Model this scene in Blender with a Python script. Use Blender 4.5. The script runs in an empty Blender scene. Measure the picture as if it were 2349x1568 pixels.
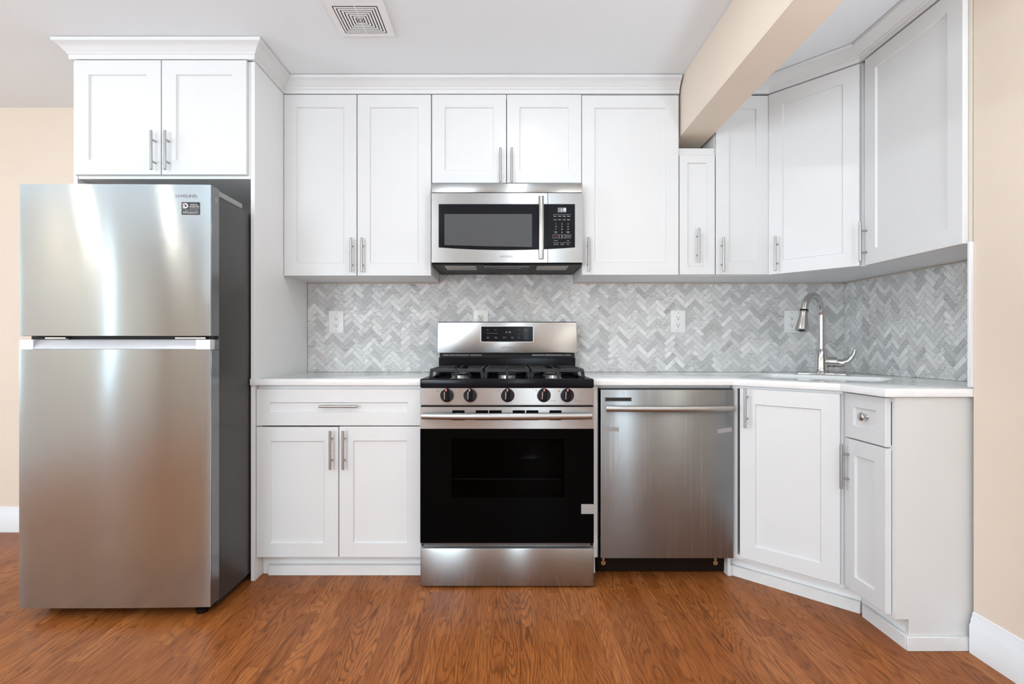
import bpy, bmesh, math, random
from mathutils import Vector, Matrix
from mathutils.noise import noise as pnoise

PI = math.pi
random.seed(7)
S = bpy.context.scene
COL = S.collection

# ------------------------------------------------------------------ camera
# metres; the tiled back wall is y = 0, the camera looks along +y, the range is centred near x = 0
cam_d = bpy.data.cameras.new('camera')
cam = bpy.data.objects.new('camera', cam_d)
COL.objects.link(cam)
cam_d.sensor_width = 36.0
cam_d.lens = 1218.0 / 2349.0 * 36.0
cam_d.shift_x = 12.5 / 2349.0
cam_d.shift_y = 7.6 / 2349.0
cam_d.clip_start = 0.05
cam.location = (0.0, -3.037, 1.064)
cam.rotation_euler = (PI / 2, 0, 0)
S.camera = cam

# ------------------------------------------------------------------ world, view
S.view_settings.view_transform = 'Standard'
S.view_settings.look = 'None'
S.view_settings.gamma = 1.0
S.view_settings.use_curve_mapping = False
S.view_settings.exposure = 0.04
w = bpy.data.worlds.new('sky')
S.world = w
w.use_nodes = True
bg = w.node_tree.nodes['Background']
bg.inputs[0].default_value = (0.90, 0.95, 1.0, 1)
bg.inputs[1].default_value = 1.0

# ------------------------------------------------------------------ daylight at the left windows and at windows added behind the camera
def area(name, loc, rot, sx, sy, power, col=(1, 1, 1), shape='RECTANGLE'):
    d = bpy.data.lights.new(name, 'AREA')
    d.shape = shape
    d.size = sx
    if shape in ('RECTANGLE', 'ELLIPSE'):
        d.size_y = sy
    d.energy = power
    d.color = col
    o = bpy.data.objects.new(name, d)
    COL.objects.link(o)
    o.location = loc
    o.rotation_euler = rot
    return o

REAR, LX = -6.2, -4.3
FILL_WIN = [(-2.35, 1.5), (.40, .5)]       # unseen windows added behind the camera for frontal light: centre along x, width
LWIN = [(-2.55, 1.6), (-5.0, .24)]     # windows in the wall far left: centre along y, width
DAY = (0.745, 0.895, 1.0)
for wx, ww in FILL_WIN:
    area('daylight', (wx, REAR - 0.02, 1.44), (PI / 2, 0, 0), ww - .1, 1.52, 55 * ww, DAY)
for wy, ww in LWIN:
    area('daylight', (LX - 0.02, wy, 1.44), (PI / 2, 0, -PI / 2), ww - .1, 1.52, (35 if ww > 1 else 15) * ww, DAY)

# ------------------------------------------------------------------ materials
def new_mat(name):
    m = bpy.data.materials.new(name)
    m.use_nodes = True
    nt = m.node_tree
    b = nt.nodes['Principled BSDF']
    return m, nt, b

def N(nt, typ, **kw):
    n = nt.nodes.new(typ)
    for k, v in kw.items():
        setattr(n, k, v)
    return n

def L(nt, a, b):
    nt.links.new(a, b)

def math_(nt, op, a, b=None, c=None):
    n = N(nt, 'ShaderNodeMath', operation=op)
    for i, v in enumerate((a, b, c)):
        if v is None:
            continue
        if isinstance(v, (int, float)):
            n.inputs[i].default_value = v
        else:
            L(nt, v, n.inputs[i])
    return n.outputs[0]

def ramp(nt, fac, stops):
    r = N(nt, 'ShaderNodeValToRGB')
    while len(r.color_ramp.elements) < len(stops):
        r.color_ramp.elements.new(0.5)
    for e, (p, c) in zip(r.color_ramp.elements, stops):
        e.position = p
        e.color = (c[0], c[1], c[2], 1) if not isinstance(c, (int, float)) else (c, c, c, 1)
    L(nt, fac, r.inputs[0])
    return r.outputs[0]

def mix(nt, fac, a, b, mode='MIX'):
    n = N(nt, 'ShaderNodeMix', data_type='RGBA', blend_type=mode)
    for i, v in ((0, fac), (6, a), (7, b)):
        if isinstance(v, (int, float)):
            n.inputs[i].default_value = v
        elif isinstance(v, tuple):
            n.inputs[i].default_value = (v[0], v[1], v[2], 1)
        else:
            L(nt, v, n.inputs[i])
    return n.outputs[2]

def coords(nt, scale=(1, 1, 1), kind='Object'):
    t = N(nt, 'ShaderNodeTexCoord')
    mp = N(nt, 'ShaderNodeMapping')
    mp.inputs['Scale'].default_value = scale
    L(nt, t.outputs[kind], mp.inputs[0])
    return mp.outputs[0]

def noise_(nt, vec, scale, detail=3, rough=.5):
    n = N(nt, 'ShaderNodeTexNoise')
    n.inputs['Scale'].default_value = scale
    n.inputs['Detail'].default_value = detail
    n.inputs['Roughness'].default_value = rough
    L(nt, vec, n.inputs['Vector'])
    return n.outputs['Fac']

def bump(nt, b, h, strength=.1, dist=.001):
    n = N(nt, 'ShaderNodeBump')
    n.inputs['Strength'].default_value = strength
    n.inputs['Distance'].default_value = dist
    L(nt, h, n.inputs['Height'])
    L(nt, n.outputs[0], b.inputs['Normal'])

def paint(name, col, rough=.5, var=.02, scale=6, bumps=0.0, coat=0.0):
    m, nt, b = new_mat(name)
    v = coords(nt)
    f = noise_(nt, v, scale, 4)
    c1 = tuple(max(0, x * (1 - var)) for x in col)
    c2 = tuple(min(1, x * (1 + var)) for x in col)
    L(nt, ramp(nt, f, [(.35, c1), (.65, c2)]), b.inputs['Base Color'])
    b.inputs['Roughness'].default_value = rough
    b.inputs['Coat Weight'].default_value = coat
    if bumps:
        bump(nt, b, noise_(nt, v, 160, 2), bumps, .001)
    return m

def steel(name, col=(.56, .555, .54), rough=.28, aniso=.85, tangent=(0, 0, 1), smudge=.06, streaks=0.0):
    """brushed stainless: fine horizontal grain, highlights stretched along the tangent"""
    m, nt, b = new_mat(name)
    b.inputs['Metallic'].default_value = 1.0
    g = noise_(nt, coords(nt, (3, 3, 700)), 1.0, 3, .6)
    s = noise_(nt, coords(nt, (1, 1, 1)), 3.2, 5, .6)
    f = math_(nt, 'ADD', math_(nt, 'MULTIPLY', g, .16), math_(nt, 'MULTIPLY', s, .84))
    lo = tuple(x * (1 - smudge) for x in col)
    hi = tuple(min(1, x * (1 + smudge)) for x in col)
    c = ramp(nt, f, [(.35, lo), (.65, hi)])
    if streaks:
        st = noise_(nt, coords(nt, (75, 1, 1.9)), 1.0, 4, .62)
        st2 = noise_(nt, coords(nt, (5, 1, 2.2)), 1.0, 2)
        k = math_(nt, 'MULTIPLY', ramp(nt, st, [(.56, 0.0), (.60, 1.0), (.64, 0.15)]), ramp(nt, st2, [(.38, 0.0), (.62, 1.0)]))
        c = mix(nt, math_(nt, 'MULTIPLY', k, streaks), c, (.72, .69, .65))
    L(nt, c, b.inputs['Base Color'])
    rr = N(nt, 'ShaderNodeMapRange')
    rr.inputs['To Min'].default_value = rough * .99
    rr.inputs['To Max'].default_value = rough * 1.01
    L(nt, f, rr.inputs[0])
    L(nt, rr.outputs[0], b.inputs['Roughness'])
    b.inputs['Anisotropic'].default_value = aniso
    cx = N(nt, 'ShaderNodeCombineXYZ')
    for i in range(3):
        cx.inputs[i].default_value = tangent[i]
    L(nt, cx.outputs[0], b.inputs['Tangent'])
    return m

def plain(name, col, rough=.4, metal=0.0, coat=0.0, spec=.5, var=.03, scale=25):
    m, nt, b = new_mat(name)
    f = noise_(nt, coords(nt), scale, 3)
    c1 = tuple(x * (1 - var) for x in col)
    c2 = tuple(min(1, x * (1 + var)) for x in col)
    L(nt, ramp(nt, f, [(.3, c1), (.7, c2)]), b.inputs['Base Color'])
    b.inputs['Roughness'].default_value = rough
    b.inputs['Metallic'].default_value = metal
    b.inputs['Coat Weight'].default_value = coat
    b.inputs['Specular IOR Level'].default_value = spec
    return m

def emit(name, col, strength):
    m, nt, b = new_mat(name)
    b.inputs['Base Color'].default_value = (*col, 1)
    b.inputs['Emission Color'].default_value = (*col, 1)
    b.inputs['Emission Strength'].default_value = strength
    return m

M = {}
M['white'] = paint('white_cabinet_paint', (.725, .725, .725), .32, .008, 3)
M['endpanel'] = paint('shaded_end_laminate', (.70, .695, .685), .4, .008, 3)  # darker copy of the panel laminate, the end face's shade put into its colour
M['panel'] = paint('white_panel_laminate', (.84, .84, .84), .35, .008, 3)
M['plinth'] = paint('scuffed_white_board', (.76, .76, .755), .45, .03, 14)
M['peach'] = paint('peach_wall_paint', (.775, .655, .545), .62, .012, 2.5, .06)
M['ceiling'] = paint('ceiling_paint', (.845, .875, .895), .8, .008, 1.5, .04)
M['trim'] = paint('trim_paint', (.80, .81, .83), .4, .01, 4)
M['gap'] = plain('raw_grout', (.62, .52, .44), .8)
M['steel'] = steel('brushed_steel', (.43, .43, .425))
M['steel_fridge'] = steel('fridge_steel', (.445, .51, .54), .155, .97, smudge=.03)
M['steel_dw'] = steel('dishwasher_steel', (.30, .315, .32), .34, .8, smudge=.06, streaks=.26)
M['steel_range'] = steel('range_steel', (.46, .455, .45), .27, .85, smudge=.07)
M['steel_drawer'] = steel('drawer_steel', (.37, .375, .375), .25, .9, smudge=.06)
M['bar'] = steel('satin_bar', (.44, .435, .425), .36, .0, smudge=.03)
M['nickel'] = steel('satin_nickel', (.55, .54, .52), .25, .0, smudge=.03)
M['chrome'] = plain('chrome', (.60, .59, .58), .06, 1.0)
M['handle_strip'] = plain('bright_recess_metal', (.66, .66, .68), .32, .25)
M['side_grey'] = plain('dark_grey_side', (.065, .064, .062), .38, .3)
M['cover_grey'] = plain('grey_plastic', (.30, .295, .29), .45)
M['door_side'] = plain('door_side_grey', (.20, .205, .21), .22, .75)
M['black'] = plain('black_enamel', (.006, .006, .009), .16, spec=.14)
M['blackmatte'] = plain('black_cast_iron', (.014, .014, .016), .42, spec=.3)
M['blackplastic'] = plain('black_plastic', (.008, .008, .008), .4, spec=.10)
M['blackglass'] = plain('black_glass', (.002, .002, .002), .05, spec=.03)
M['charcoal'] = plain('charcoal_panel', (.010, .010, .012), .14, spec=.07)
M['mwwindow'] = plain('perforated_window', (.075, .076, .080), .30, spec=.2, var=.08, scale=400)
M['knobblue'] = plain('knob_black', (.008, .009, .016), .10)
M['dark'] = plain('dark_void', (.012, .010, .009), .7)
M['darkbrown'] = plain('dark_brown_kick', (.012, .006, .004), .5, spec=.12)
M['plastic'] = plain('white_plastic', (.86, .85, .84), .28)
M['almond'] = plain('ivory_plastic', (.72, .68, .60), .3)
M['sinkwhite'] = plain('white_sink', (.84, .85, .84), .15)
M['ink'] = plain('grey_ink', (.20, .20, .20), .5)
M['print'] = plain('white_print', (.62, .62, .62), .5)
M['printdim'] = plain('dim_print', (.28, .28, .29), .5)
M['printred'] = plain('red_print', (.55, .03, .03), .5)
M['salmon'] = plain('salmon_mark', (.75, .22, .18), .4)
M['sticker'] = plain('black_sticker', (.010, .010, .010), .35)
M['pink'] = plain('pink_print', (.80, .60, .64), .5)
M['lcd'] = plain('lcd_grey', (.18, .17, .175), .25)
M['digit'] = emit('led_digit', (.45, .75, 1.0), 2.2)
M['lampglass'] = emit('lamp_lens', (1.0, .96, .90), 12.0)
M['aluminium'] = plain('aluminium_mesh', (.45, .44, .42), .5, .9, var=.6, scale=420)
M['burner'] = plain('burner_aluminium', (.62, .60, .58), .35, .9, var=.3, scale=150)
M['tape'] = plain('grey_tape', (.33, .315, .30), .5)
M['brass'] = plain('brass_screw', (.45, .30, .16), .4, .8)

def quartz():
    m, nt, b = new_mat('white_quartz')
    f = noise_(nt, coords(nt), 5, 8, .65)
    L(nt, ramp(nt, f, [(.42, (.875, .875, .87)), (.5, (.855, .855, .85)), (.56, (.88, .88, .875))]), b.inputs['Base Color'])
    b.inputs['Roughness'].default_value = .09
    return m
M['quartz'] = quartz()

def tile():
    m, nt, b = new_mat('marble_tile')
    a = N(nt, 'ShaderNodeAttribute', attribute_name='tile')
    t = N(nt, 'ShaderNodeTexCoord')
    ad = N(nt, 'ShaderNodeVectorMath', operation='MULTIPLY_ADD')
    L(nt, a.outputs['Color'], ad.inputs[0])
    ad.inputs[1].default_value = (23, 11, 17)
    L(nt, t.outputs['Object'], ad.inputs[2])
    sep = N(nt, 'ShaderNodeSeparateColor')
    L(nt, a.outputs['Color'], sep.inputs[0])
    base = ramp(nt, sep.outputs[0], [(0, (.52, .52, .515)), (.25, (.64, .635, .625)), (.6, (.74, .735, .725)), (1, (.87, .86, .845))])
    pinkf = math_(nt, 'GREATER_THAN', sep.outputs[1], .965)
    base = mix(nt, math_(nt, 'MULTIPLY', pinkf, .28), base, (.70, .56, .47))
    cloud = noise_(nt, ad.outputs[0], 22, 4, .6)
    base = mix(nt, ramp(nt, cloud, [(.35, .26), (.65, 0.0)]), base, (.42, .425, .425))
    # thin slanting veins
    n1 = N(nt, 'ShaderNodeTexNoise')
    n1.inputs['Scale'].default_value = 16
    n1.inputs['Detail'].default_value = 5
    n1.inputs['Distortion'].default_value = 1.2
    mp = N(nt, 'ShaderNodeMapping')
    mp.inputs['Rotation'].default_value = (0, .75, 0)
    mp.inputs['Scale'].default_value = (.8, 1, 3.0)
    L(nt, ad.outputs[0], mp.inputs[0])
    L(nt, mp.outputs[0], n1.inputs['Vector'])
    d = math_(nt, 'ABSOLUTE', math_(nt, 'SUBTRACT', n1.outputs['Fac'], .5))
    vein = ramp(nt, d, [(0, 1.0), (.022, .35), (.06, 0.0)])
    vm = math_(nt, 'MULTIPLY', vein, ramp(nt, sep.outputs[2], [(.35, .10), (.9, .62)]))
    base = mix(nt, vm, base, (.20, .205, .21))
    L(nt, base, b.inputs['Base Color'])
    b.inputs['Roughness'].default_value = .38
    b.inputs['Specular IOR Level'].default_value = .35
    return m
M['tile'] = tile()
M['grout'] = plain('grout', (.50, .45, .415), .85)

def oak():
    m, nt, b = new_mat('oak_strip_floor')
    t = N(nt, 'ShaderNodeTexCoord')
    sp = N(nt, 'ShaderNodeSeparateXYZ')
    L(nt, t.outputs['Object'], sp.inputs[0])
    X, Y = sp.outputs[0], sp.outputs[1]
    W_ = .0572
    bx = math_(nt, 'DIVIDE', X, W_)
    bi = math_(nt, 'FLOOR', bx)
    fx = math_(nt, 'SUBTRACT', bx, bi)
    wn = N(nt, 'ShaderNodeTexWhiteNoise', noise_dimensions='1D')
    L(nt, bi, wn.inputs['W'])
    by = math_(nt, 'ADD', math_(nt, 'DIVIDE', Y, .95), math_(nt, 'MULTIPLY', wn.outputs['Value'], 7.3))
    yi = math_(nt, 'FLOOR', by)
    fy = math_(nt, 'SUBTRACT', by, yi)
    cb = N(nt, 'ShaderNodeCombineXYZ')
    L(nt, bi, cb.inputs[0]); L(nt, yi, cb.inputs[1])
    w2 = N(nt, 'ShaderNodeTexWhiteNoise', noise_dimensions='2D')
    L(nt, cb.outputs[0], w2.inputs['Vector'])
    rnd = w2.outputs['Value']
    rs = N(nt, 'ShaderNodeSeparateColor')
    L(nt, w2.outputs['Color'], rs.inputs[0])
    # per board grain coordinates
    gx = math_(nt, 'ADD', X, math_(nt, 'MULTIPLY', rs.outputs[0], 31))
    gy = math_(nt, 'ADD', Y, math_(nt, 'MULTIPLY', rs.outputs[1], 47))
    g1 = N(nt, 'ShaderNodeCombineXYZ')
    L(nt, math_(nt, 'MULTIPLY', gx, 7.0), g1.inputs[0]); L(nt, math_(nt, 'MULTIPLY', gy, .80), g1.inputs[1])
    L(nt, math_(nt, 'MULTIPLY', rs.outputs[2], 19), g1.inputs[2])
    big = noise_(nt, g1.outputs[0], 1.0, 2, .45)                 # annual-ring field: contour lines give cathedral grain
    g1b = N(nt, 'ShaderNodeCombineXYZ')
    L(nt, math_(nt, 'MULTIPLY', gx, 60), g1b.inputs[0]); L(nt, math_(nt, 'MULTIPLY', gy, 12), g1b.inputs[1])
    wob = noise_(nt, g1b.outputs[0], 1.0, 3, .6)
    ringv = math_(nt, 'ADD', math_(nt, 'MULTIPLY', big, 33), math_(nt, 'MULTIPLY', wob, .75))
    ring = math_(nt, 'FRACT', ringv)
    ringm = ramp(nt, ring, [(0, 1.0), (.16, .40), (.38, .02), (.80, .06), (1, 1.0)])
    g2 = N(nt, 'ShaderNodeCombineXYZ')
    L(nt, math_(nt, 'MULTIPLY', gx, 420), g2.inputs[0]); L(nt, math_(nt, 'MULTIPLY', gy, 9), g2.inputs[1])
    fine = noise_(nt, g2.outputs[0], 1.0, 3, .65)
    finem = ramp(nt, fine, [(.47, 0.0), (.60, 1.0)])
    base = ramp(nt, rnd, [(0, (.290, .086, .018)), (.5, (.370, .116, .027)), (1, (.455, .155, .042))])
    ringk = math_(nt, 'MULTIPLY', ringm, math_(nt, 'MULTIPLY_ADD', fine, 1.1, .30))
    c = mix(nt, math_(nt, 'MULTIPLY', ringk, math_(nt, 'MULTIPLY_ADD', rs.outputs[2], .50, .50)), base, (.075, .019, .005))
    c = mix(nt, math_(nt, 'MULTIPLY', finem, .66), c, (.110, .030, .008))
    lt = noise_(nt, coords(nt), 1.4, 3)
    c = mix(nt, ramp(nt, lt, [(.4, 0.0), (.75, .16)]), c, (.44, .165, .055))
    # seams
    ex = math_(nt, 'MINIMUM', fx, math_(nt, 'SUBTRACT', 1.0, fx))
    ey = math_(nt, 'MINIMUM', fy, math_(nt, 'SUBTRACT', 1.0, fy))
    sx = math_(nt, 'LESS_THAN', ex, .012)
    sy = math_(nt, 'LESS_THAN', ey, .0011)
    seam = math_(nt, 'MAXIMUM', sx, sy)
    c = mix(nt, math_(nt, 'MULTIPLY', seam, .45), c, (.09, .03, .012))
    L(nt, c, b.inputs['Base Color'])
    b.inputs['Specular IOR Level'].default_value = .16
    rr = ramp(nt, fine, [(.3, .30), (.7, .42)])
    L(nt, rr, b.inputs['Roughness'])
    h = math_(nt, 'SUBTRACT', 1.0, math_(nt, 'MAXIMUM', math_(nt, 'MULTIPLY', seam, 1.0), math_(nt, 'MULTIPLY', finem, .35)))
    bump(nt, b, h, .25, .0006)
    return m
M['oak'] = oak()

def ovenglass():
    m, nt, b = new_mat('tinted_oven_glass')
    out = nt.nodes['Material Output']
    nt.nodes.remove(b)
    tr = N(nt, 'ShaderNodeBsdfTransparent'); tr.inputs[0].default_value = (.30, .33, .36, 1)
    gl = N(nt, 'ShaderNodeBsdfGlossy'); gl.inputs['Roughness'].default_value = .04
    fr = N(nt, 'ShaderNodeFresnel'); fr.inputs[0].default_value = 1.14
    ms = N(nt, 'ShaderNodeMixShader')
    L(nt, fr.outputs[0], ms.inputs[0]); L(nt, tr.outputs[0], ms.inputs[1]); L(nt, gl.outputs[0], ms.inputs[2])
    L(nt, ms.outputs[0], out.inputs[0])
    return m
M['ovenglass'] = ovenglass()

def winglass():
    m, nt, b = new_mat('clear_window_glass')
    out = nt.nodes['Material Output']
    nt.nodes.remove(b)
    tr = N(nt, 'ShaderNodeBsdfTransparent'); tr.inputs[0].default_value = (.94, .96, .95, 1)
    gl = N(nt, 'ShaderNodeBsdfGlossy'); gl.inputs['Roughness'].default_value = .01
    fr = N(nt, 'ShaderNodeFresnel'); fr.inputs[0].default_value = 1.45
    ms = N(nt, 'ShaderNodeMixShader')
    L(nt, fr.outputs[0], ms.inputs[0]); L(nt, tr.outputs[0], ms.inputs[1]); L(nt, gl.outputs[0], ms.inputs[2])
    L(nt, ms.outputs[0], out.inputs[0])
    return m
M['winglass'] = winglass()

# ------------------------------------------------------------------ mesh builder
class MB:
    def __init__(s, off=(0, 0, 0)):
        s.bm = bmesh.new()
        s.off = Vector(off)          # world position of the parent; geometry is written in world metres

    def _merge(s, tmp):
        me = bpy.data.meshes.new('tmp')
        tmp.to_mesh(me)
        tmp.free()
        s.bm.from_mesh(me)
        bpy.data.meshes.remove(me)

    def box(s, x0, x1, y0, y1, z0, z1, bev=0.0, seg=1):
        t = bmesh.new()
        bmesh.ops.create_cube(t, size=1)
        for v in t.verts:
            v.co = Vector((x0 + (v.co.x + .5) * (x1 - x0), y0 + (v.co.y + .5) * (y1 - y0), z0 + (v.co.z + .5) * (z1 - z0)))
        if bev:
            bmesh.ops.bevel(t, geom=list(t.edges), offset=bev, segments=seg, affect='EDGES', profile=.5)
        s._merge(t)
        return s

    def prism(s, poly, a0, a1, axis='z', bev=0.0, seg=1):
        """polygon extruded along an axis: z -> (x,y), y -> (x,z), x -> (y,z)"""
        t = bmesh.new()
        def P(p, a):
            return {'z': (p[0], p[1], a), 'y': (p[0], a, p[1]), 'x': (a, p[0], p[1])}[axis]
        lo = [t.verts.new(P(p, a0)) for p in poly]
        hi = [t.verts.new(P(p, a1)) for p in poly]
        n = len(poly)
        t.faces.new(lo); t.faces.new(hi)
        for i in range(n):
            t.faces.new((lo[i], lo[(i + 1) % n], hi[(i + 1) % n], hi[i]))
        bmesh.ops.recalc_face_normals(t, faces=list(t.faces))
        if bev:
            es = [e for e in t.edges if not (e.verts[0] in lo) ^ (e.verts[1] in lo)]
            bmesh.ops.bevel(t, geom=es, offset=bev, segments=seg, affect='EDGES', profile=.5)
        s._merge(t)
        return s

    def tube(s, pts, r, n=12, squash=None):
        """sweep a circle along points; r may be a list; squash=(a,b) scales the ring's two axes"""
        t = bmesh.new()
        pts = [Vector(p) for p in pts]
        rs = r if isinstance(r, (list, tuple)) else [r] * len(pts)
        tan = []
        for i in range(len(pts)):
            a = pts[max(0, i - 1)]; b = pts[min(len(pts) - 1, i + 1)]
            tan.append((b - a).normalized())
        up = Vector((0, 0, 1)) if abs(tan[0].z) < .9 else Vector((1, 0, 0))
        u = (up - tan[0] * up.dot(tan[0])).normalized()
        rings = []
        for i, p in enumerate(pts):
            u = (u - tan[i] * u.dot(tan[i])).normalized()
            v = tan[i].cross(u)
            a, b = squash or (1, 1)
            rings.append([t.verts.new(p + rs[i] * (a * math.cos(2 * PI * k / n) * u + b * math.sin(2 * PI * k / n) * v)) for k in range(n)])
        for a, b in zip(rings, rings[1:]):
            for k in range(n):
                t.faces.new((a[k], a[(k + 1) % n], b[(k + 1) % n], b[k]))
        t.faces.new(rings[0]); t.faces.new(rings[-1])
        bmesh.ops.recalc_face_normals(t, faces=list(t.faces))
        s._merge(t)
        return s

    def lathe(s, prof, c=(0, 0, 0), axis=(0, 0, 1), n=28):
        """profile of (radius, height) turned about an axis through c"""
        t = bmesh.new()
        c = Vector(c)
        q = Vector((0, 0, 1)).rotation_difference(Vector(axis).normalized())
        rings = []
        for r, h in prof:
            if r < 1e-6:
                rings.append([t.verts.new(c + q @ Vector((0, 0, h)))])
            else:
                rings.append([t.verts.new(c + q @ Vector((r * math.cos(2 * PI * k / n), r * math.sin(2 * PI * k / n), h))) for k in range(n)])
        for a, b in zip(rings, rings[1:]):
            for k in range(n):
                k2 = (k + 1) % n
                if len(a) == 1 and len(b) == 1:
                    continue
                if len(a) == 1:
                    t.faces.new((a[0], b[k], b[k2]))
                elif len(b) == 1:
                    t.faces.new((a[k], a[k2], b[0]))
                else:
                    t.faces.new((a[k], a[k2], b[k2], b[k]))
        for rg in (rings[0], rings[-1]):
            if len(rg) > 1:
                t.faces.new(rg)
        bmesh.ops.recalc_face_normals(t, faces=list(t.faces))
        s._merge(t)
        return s

    def shaker(s, x0, x1, z0, z1, yf, th=.02, rail=.064, rec=.008, cham=.004):
        """five-piece door: flat frame round a recessed panel; front at yf facing -y"""
        t = bmesh.new()
        e = .0016
        def ring(a, b, c, d, y):
            return [t.verts.new(p) for p in ((a, y, c), (b, y, c), (b, y, d), (a, y, d))]
        rb = ring(x0, x1, z0, z1, yf + th)
        r0 = ring(x0, x1, z0, z1, yf + e)
        r1 = ring(x0 + e, x1 - e, z0 + e, z1 - e, yf)
        r2 = ring(x0 + rail, x1 - rail, z0 + rail, z1 - rail, yf)
        k = rail + cham
        r3 = ring(x0 + k, x1 - k, z0 + k, z1 - k, yf + rec)
        for a, b in ((rb, r0), (r0, r1), (r1, r2), (r2, r3)):
            for i in range(4):
                t.faces.new((a[i], a[(i + 1) % 4], b[(i + 1) % 4], b[i]))
        t.faces.new(r3); t.faces.new(rb)
        bmesh.ops.recalc_face_normals(t, faces=list(t.faces))
        s._merge(t)
        return s

    def text(s, body, x, z, y, size, th=.0004, align='CENTER', rot=0.0, space=1.0, width=None):
        """raised lettering on a plane facing -y, centred at x, baseline z, cap height about .7 size"""
        cu = bpy.data.curves.new('t', 'FONT')
        cu.body = body
        cu.size = size
        cu.align_x = align
        cu.extrude = th / 2
        cu.space_character = space
        cu.resolution_u = 3
        ob = bpy.data.objects.new('t', cu)
        COL.objects.link(ob)
        bpy.context.view_layer.update()
        me = bpy.data.meshes.new_from_object(ob.evaluated_get(bpy.context.evaluated_depsgraph_get()))
        if width and len(me.vertices):
            xs = [v.co.x for v in me.vertices]
            k = width / max(1e-6, max(xs) - min(xs))
            for v in me.vertices:
                v.co.x *= k
        for v in me.vertices:
            v.co = Vector((x + v.co.x, y - v.co.z, z + v.co.y))
        s.bm.from_mesh(me)
        bpy.data.meshes.remove(me)
        bpy.data.objects.remove(ob)
        bpy.data.curves.remove(cu)
        return s

    def xform(s, mat):
        s.bm.transform(mat)
        return s

    def build(s, name, mat, parent=None, smooth=True, label=None):
        me = bpy.data.meshes.new(name)
        if s.off.length:
            bmesh.ops.translate(s.bm, vec=-s.off, verts=list(s.bm.verts))
        s.bm.to_mesh(me)
        s.bm.free()
        for m in (mat if isinstance(mat, (list, tuple)) else [mat]):
            me.materials.append(m)
        if smooth:
            me.shade_smooth()
            me.set_sharp_from_angle(angle=.62)
        o = bpy.data.objects.new(name, me)
        COL.objects.link(o)
        if parent:
            o.parent = parent
        if label:
            o['label'] = label
        return o

def tag(o, label, cat=None, group=None, kind=None):
    o['label'] = label
    if cat: o['category'] = cat
    if group: o['group'] = group
    if kind: o['kind'] = kind
    return o

def thing(name, label, cat, loc=(0, 0, 0), rotz=0.0, group=None):
    o = bpy.data.objects.new(name, None)
    o.empty_display_size = .1
    COL.objects.link(o)
    o.location = loc
    o.rotation_euler = (0, 0, rotz)
    return tag(o, label, cat, group)

def struct(name, mb, mat, label=None, smooth=True):
    o = mb.build(name, mat, None, smooth)
    o['kind'] = 'structure'
    if label: o['label'] = label
    return o

def rrect(x0, x1, z0, z1, r, n=5):
    pts = []
    for cx, cz, a0 in ((x1 - r, z0 + r, -PI / 2), (x1 - r, z1 - r, 0), (x0 + r, z1 - r, PI / 2), (x0 + r, z0 + r, PI)):
        for k in range(n + 1):
            a = a0 + PI / 2 * k / n
            pts.append((cx + r * math.cos(a), cz + r * math.sin(a)))
    return pts

# ------------------------------------------------------------------ the room
CEIL = 2.4225
RX = 1.935          # right wall of the alcove
JX, JY = 1.6185, -1.197   # the wall that steps forward on the right
struct('floor', MB().box(LX - .2, RX + .3, REAR - .2, .2, -.12, 0), M['oak'], 'brown oak strip floor, boards running towards the range')
struct('ceiling', MB().box(LX - .2, RX + .3, REAR - .2, .2, CEIL, CEIL + .15), M['ceiling'], 'flat white ceiling')
struct('wall_back', MB().box(LX - .2, RX + .3, 0, .15, 0, CEIL), M['peach'], 'peach painted wall behind the cabinets')
struct('wall_alcove', MB().box(RX, RX + .15, JY, 0, 0, CEIL), M['peach'], 'side wall of the cabinet corner')
struct('wall_right', MB().box(JX, RX + .15, REAR, JY, 0, CEIL), M['peach'], 'peach wall at the right edge')
mb = MB()
ys = [0.0]
for wy, ww in LWIN:
    ys += [wy + ww / 2, wy - ww / 2]
ys.append(REAR)
for i in range(0, len(ys), 2):
    mb.box(LX - .15, LX, ys[i + 1], ys[i], 0, CEIL)
for wy, ww in LWIN:
    mb.box(LX - .15, LX, wy - ww / 2, wy + ww / 2, 0, .62)
    mb.box(LX - .15, LX, wy - ww / 2, wy + ww / 2, 2.26, CEIL)
struct('wall_left', mb, M['peach'], 'peach wall with windows far left')
for i, (wy, ww) in enumerate(LWIN):
    mb = MB()
    a, b = wy - ww / 2, wy + ww / 2
    x0, x1 = LX - .12, LX - .05
    mb.box(x0, x1, a, a + .05, .62, 2.26).box(x0, x1, b - .05, b, .62, 2.26)
    mb.box(x0, x1, a + .05, b - .05, .62, .67).box(x0, x1, a + .05, b - .05, 2.21, 2.26).box(x0, x1, a + .05, b - .05, 1.42, 1.46)
    f = struct('window_%d' % (i + 3), mb, M['trim'], 'white sash window in the far left wall')
    MB().box(x0 + .03, x0 + .034, a + .05, b - .05, .67, 2.21).build('pane', M['winglass'], f)
mb = MB()
xs = [LX]
for wx, ww in FILL_WIN:
    xs += [wx - ww / 2, wx + ww / 2]
xs.append(JX)
for i in range(0, len(xs), 2):
    mb.box(xs[i], xs[i + 1], REAR - .15, REAR, 0, CEIL)
for wx, ww in FILL_WIN:
    mb.box(wx - ww / 2, wx + ww / 2, REAR - .15, REAR, 0, .62)
    mb.box(wx - ww / 2, wx + ww / 2, REAR - .15, REAR, 2.26, CEIL)
struct('wall_rear', mb, M['peach'], 'peach wall with added windows behind the camera')
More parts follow.
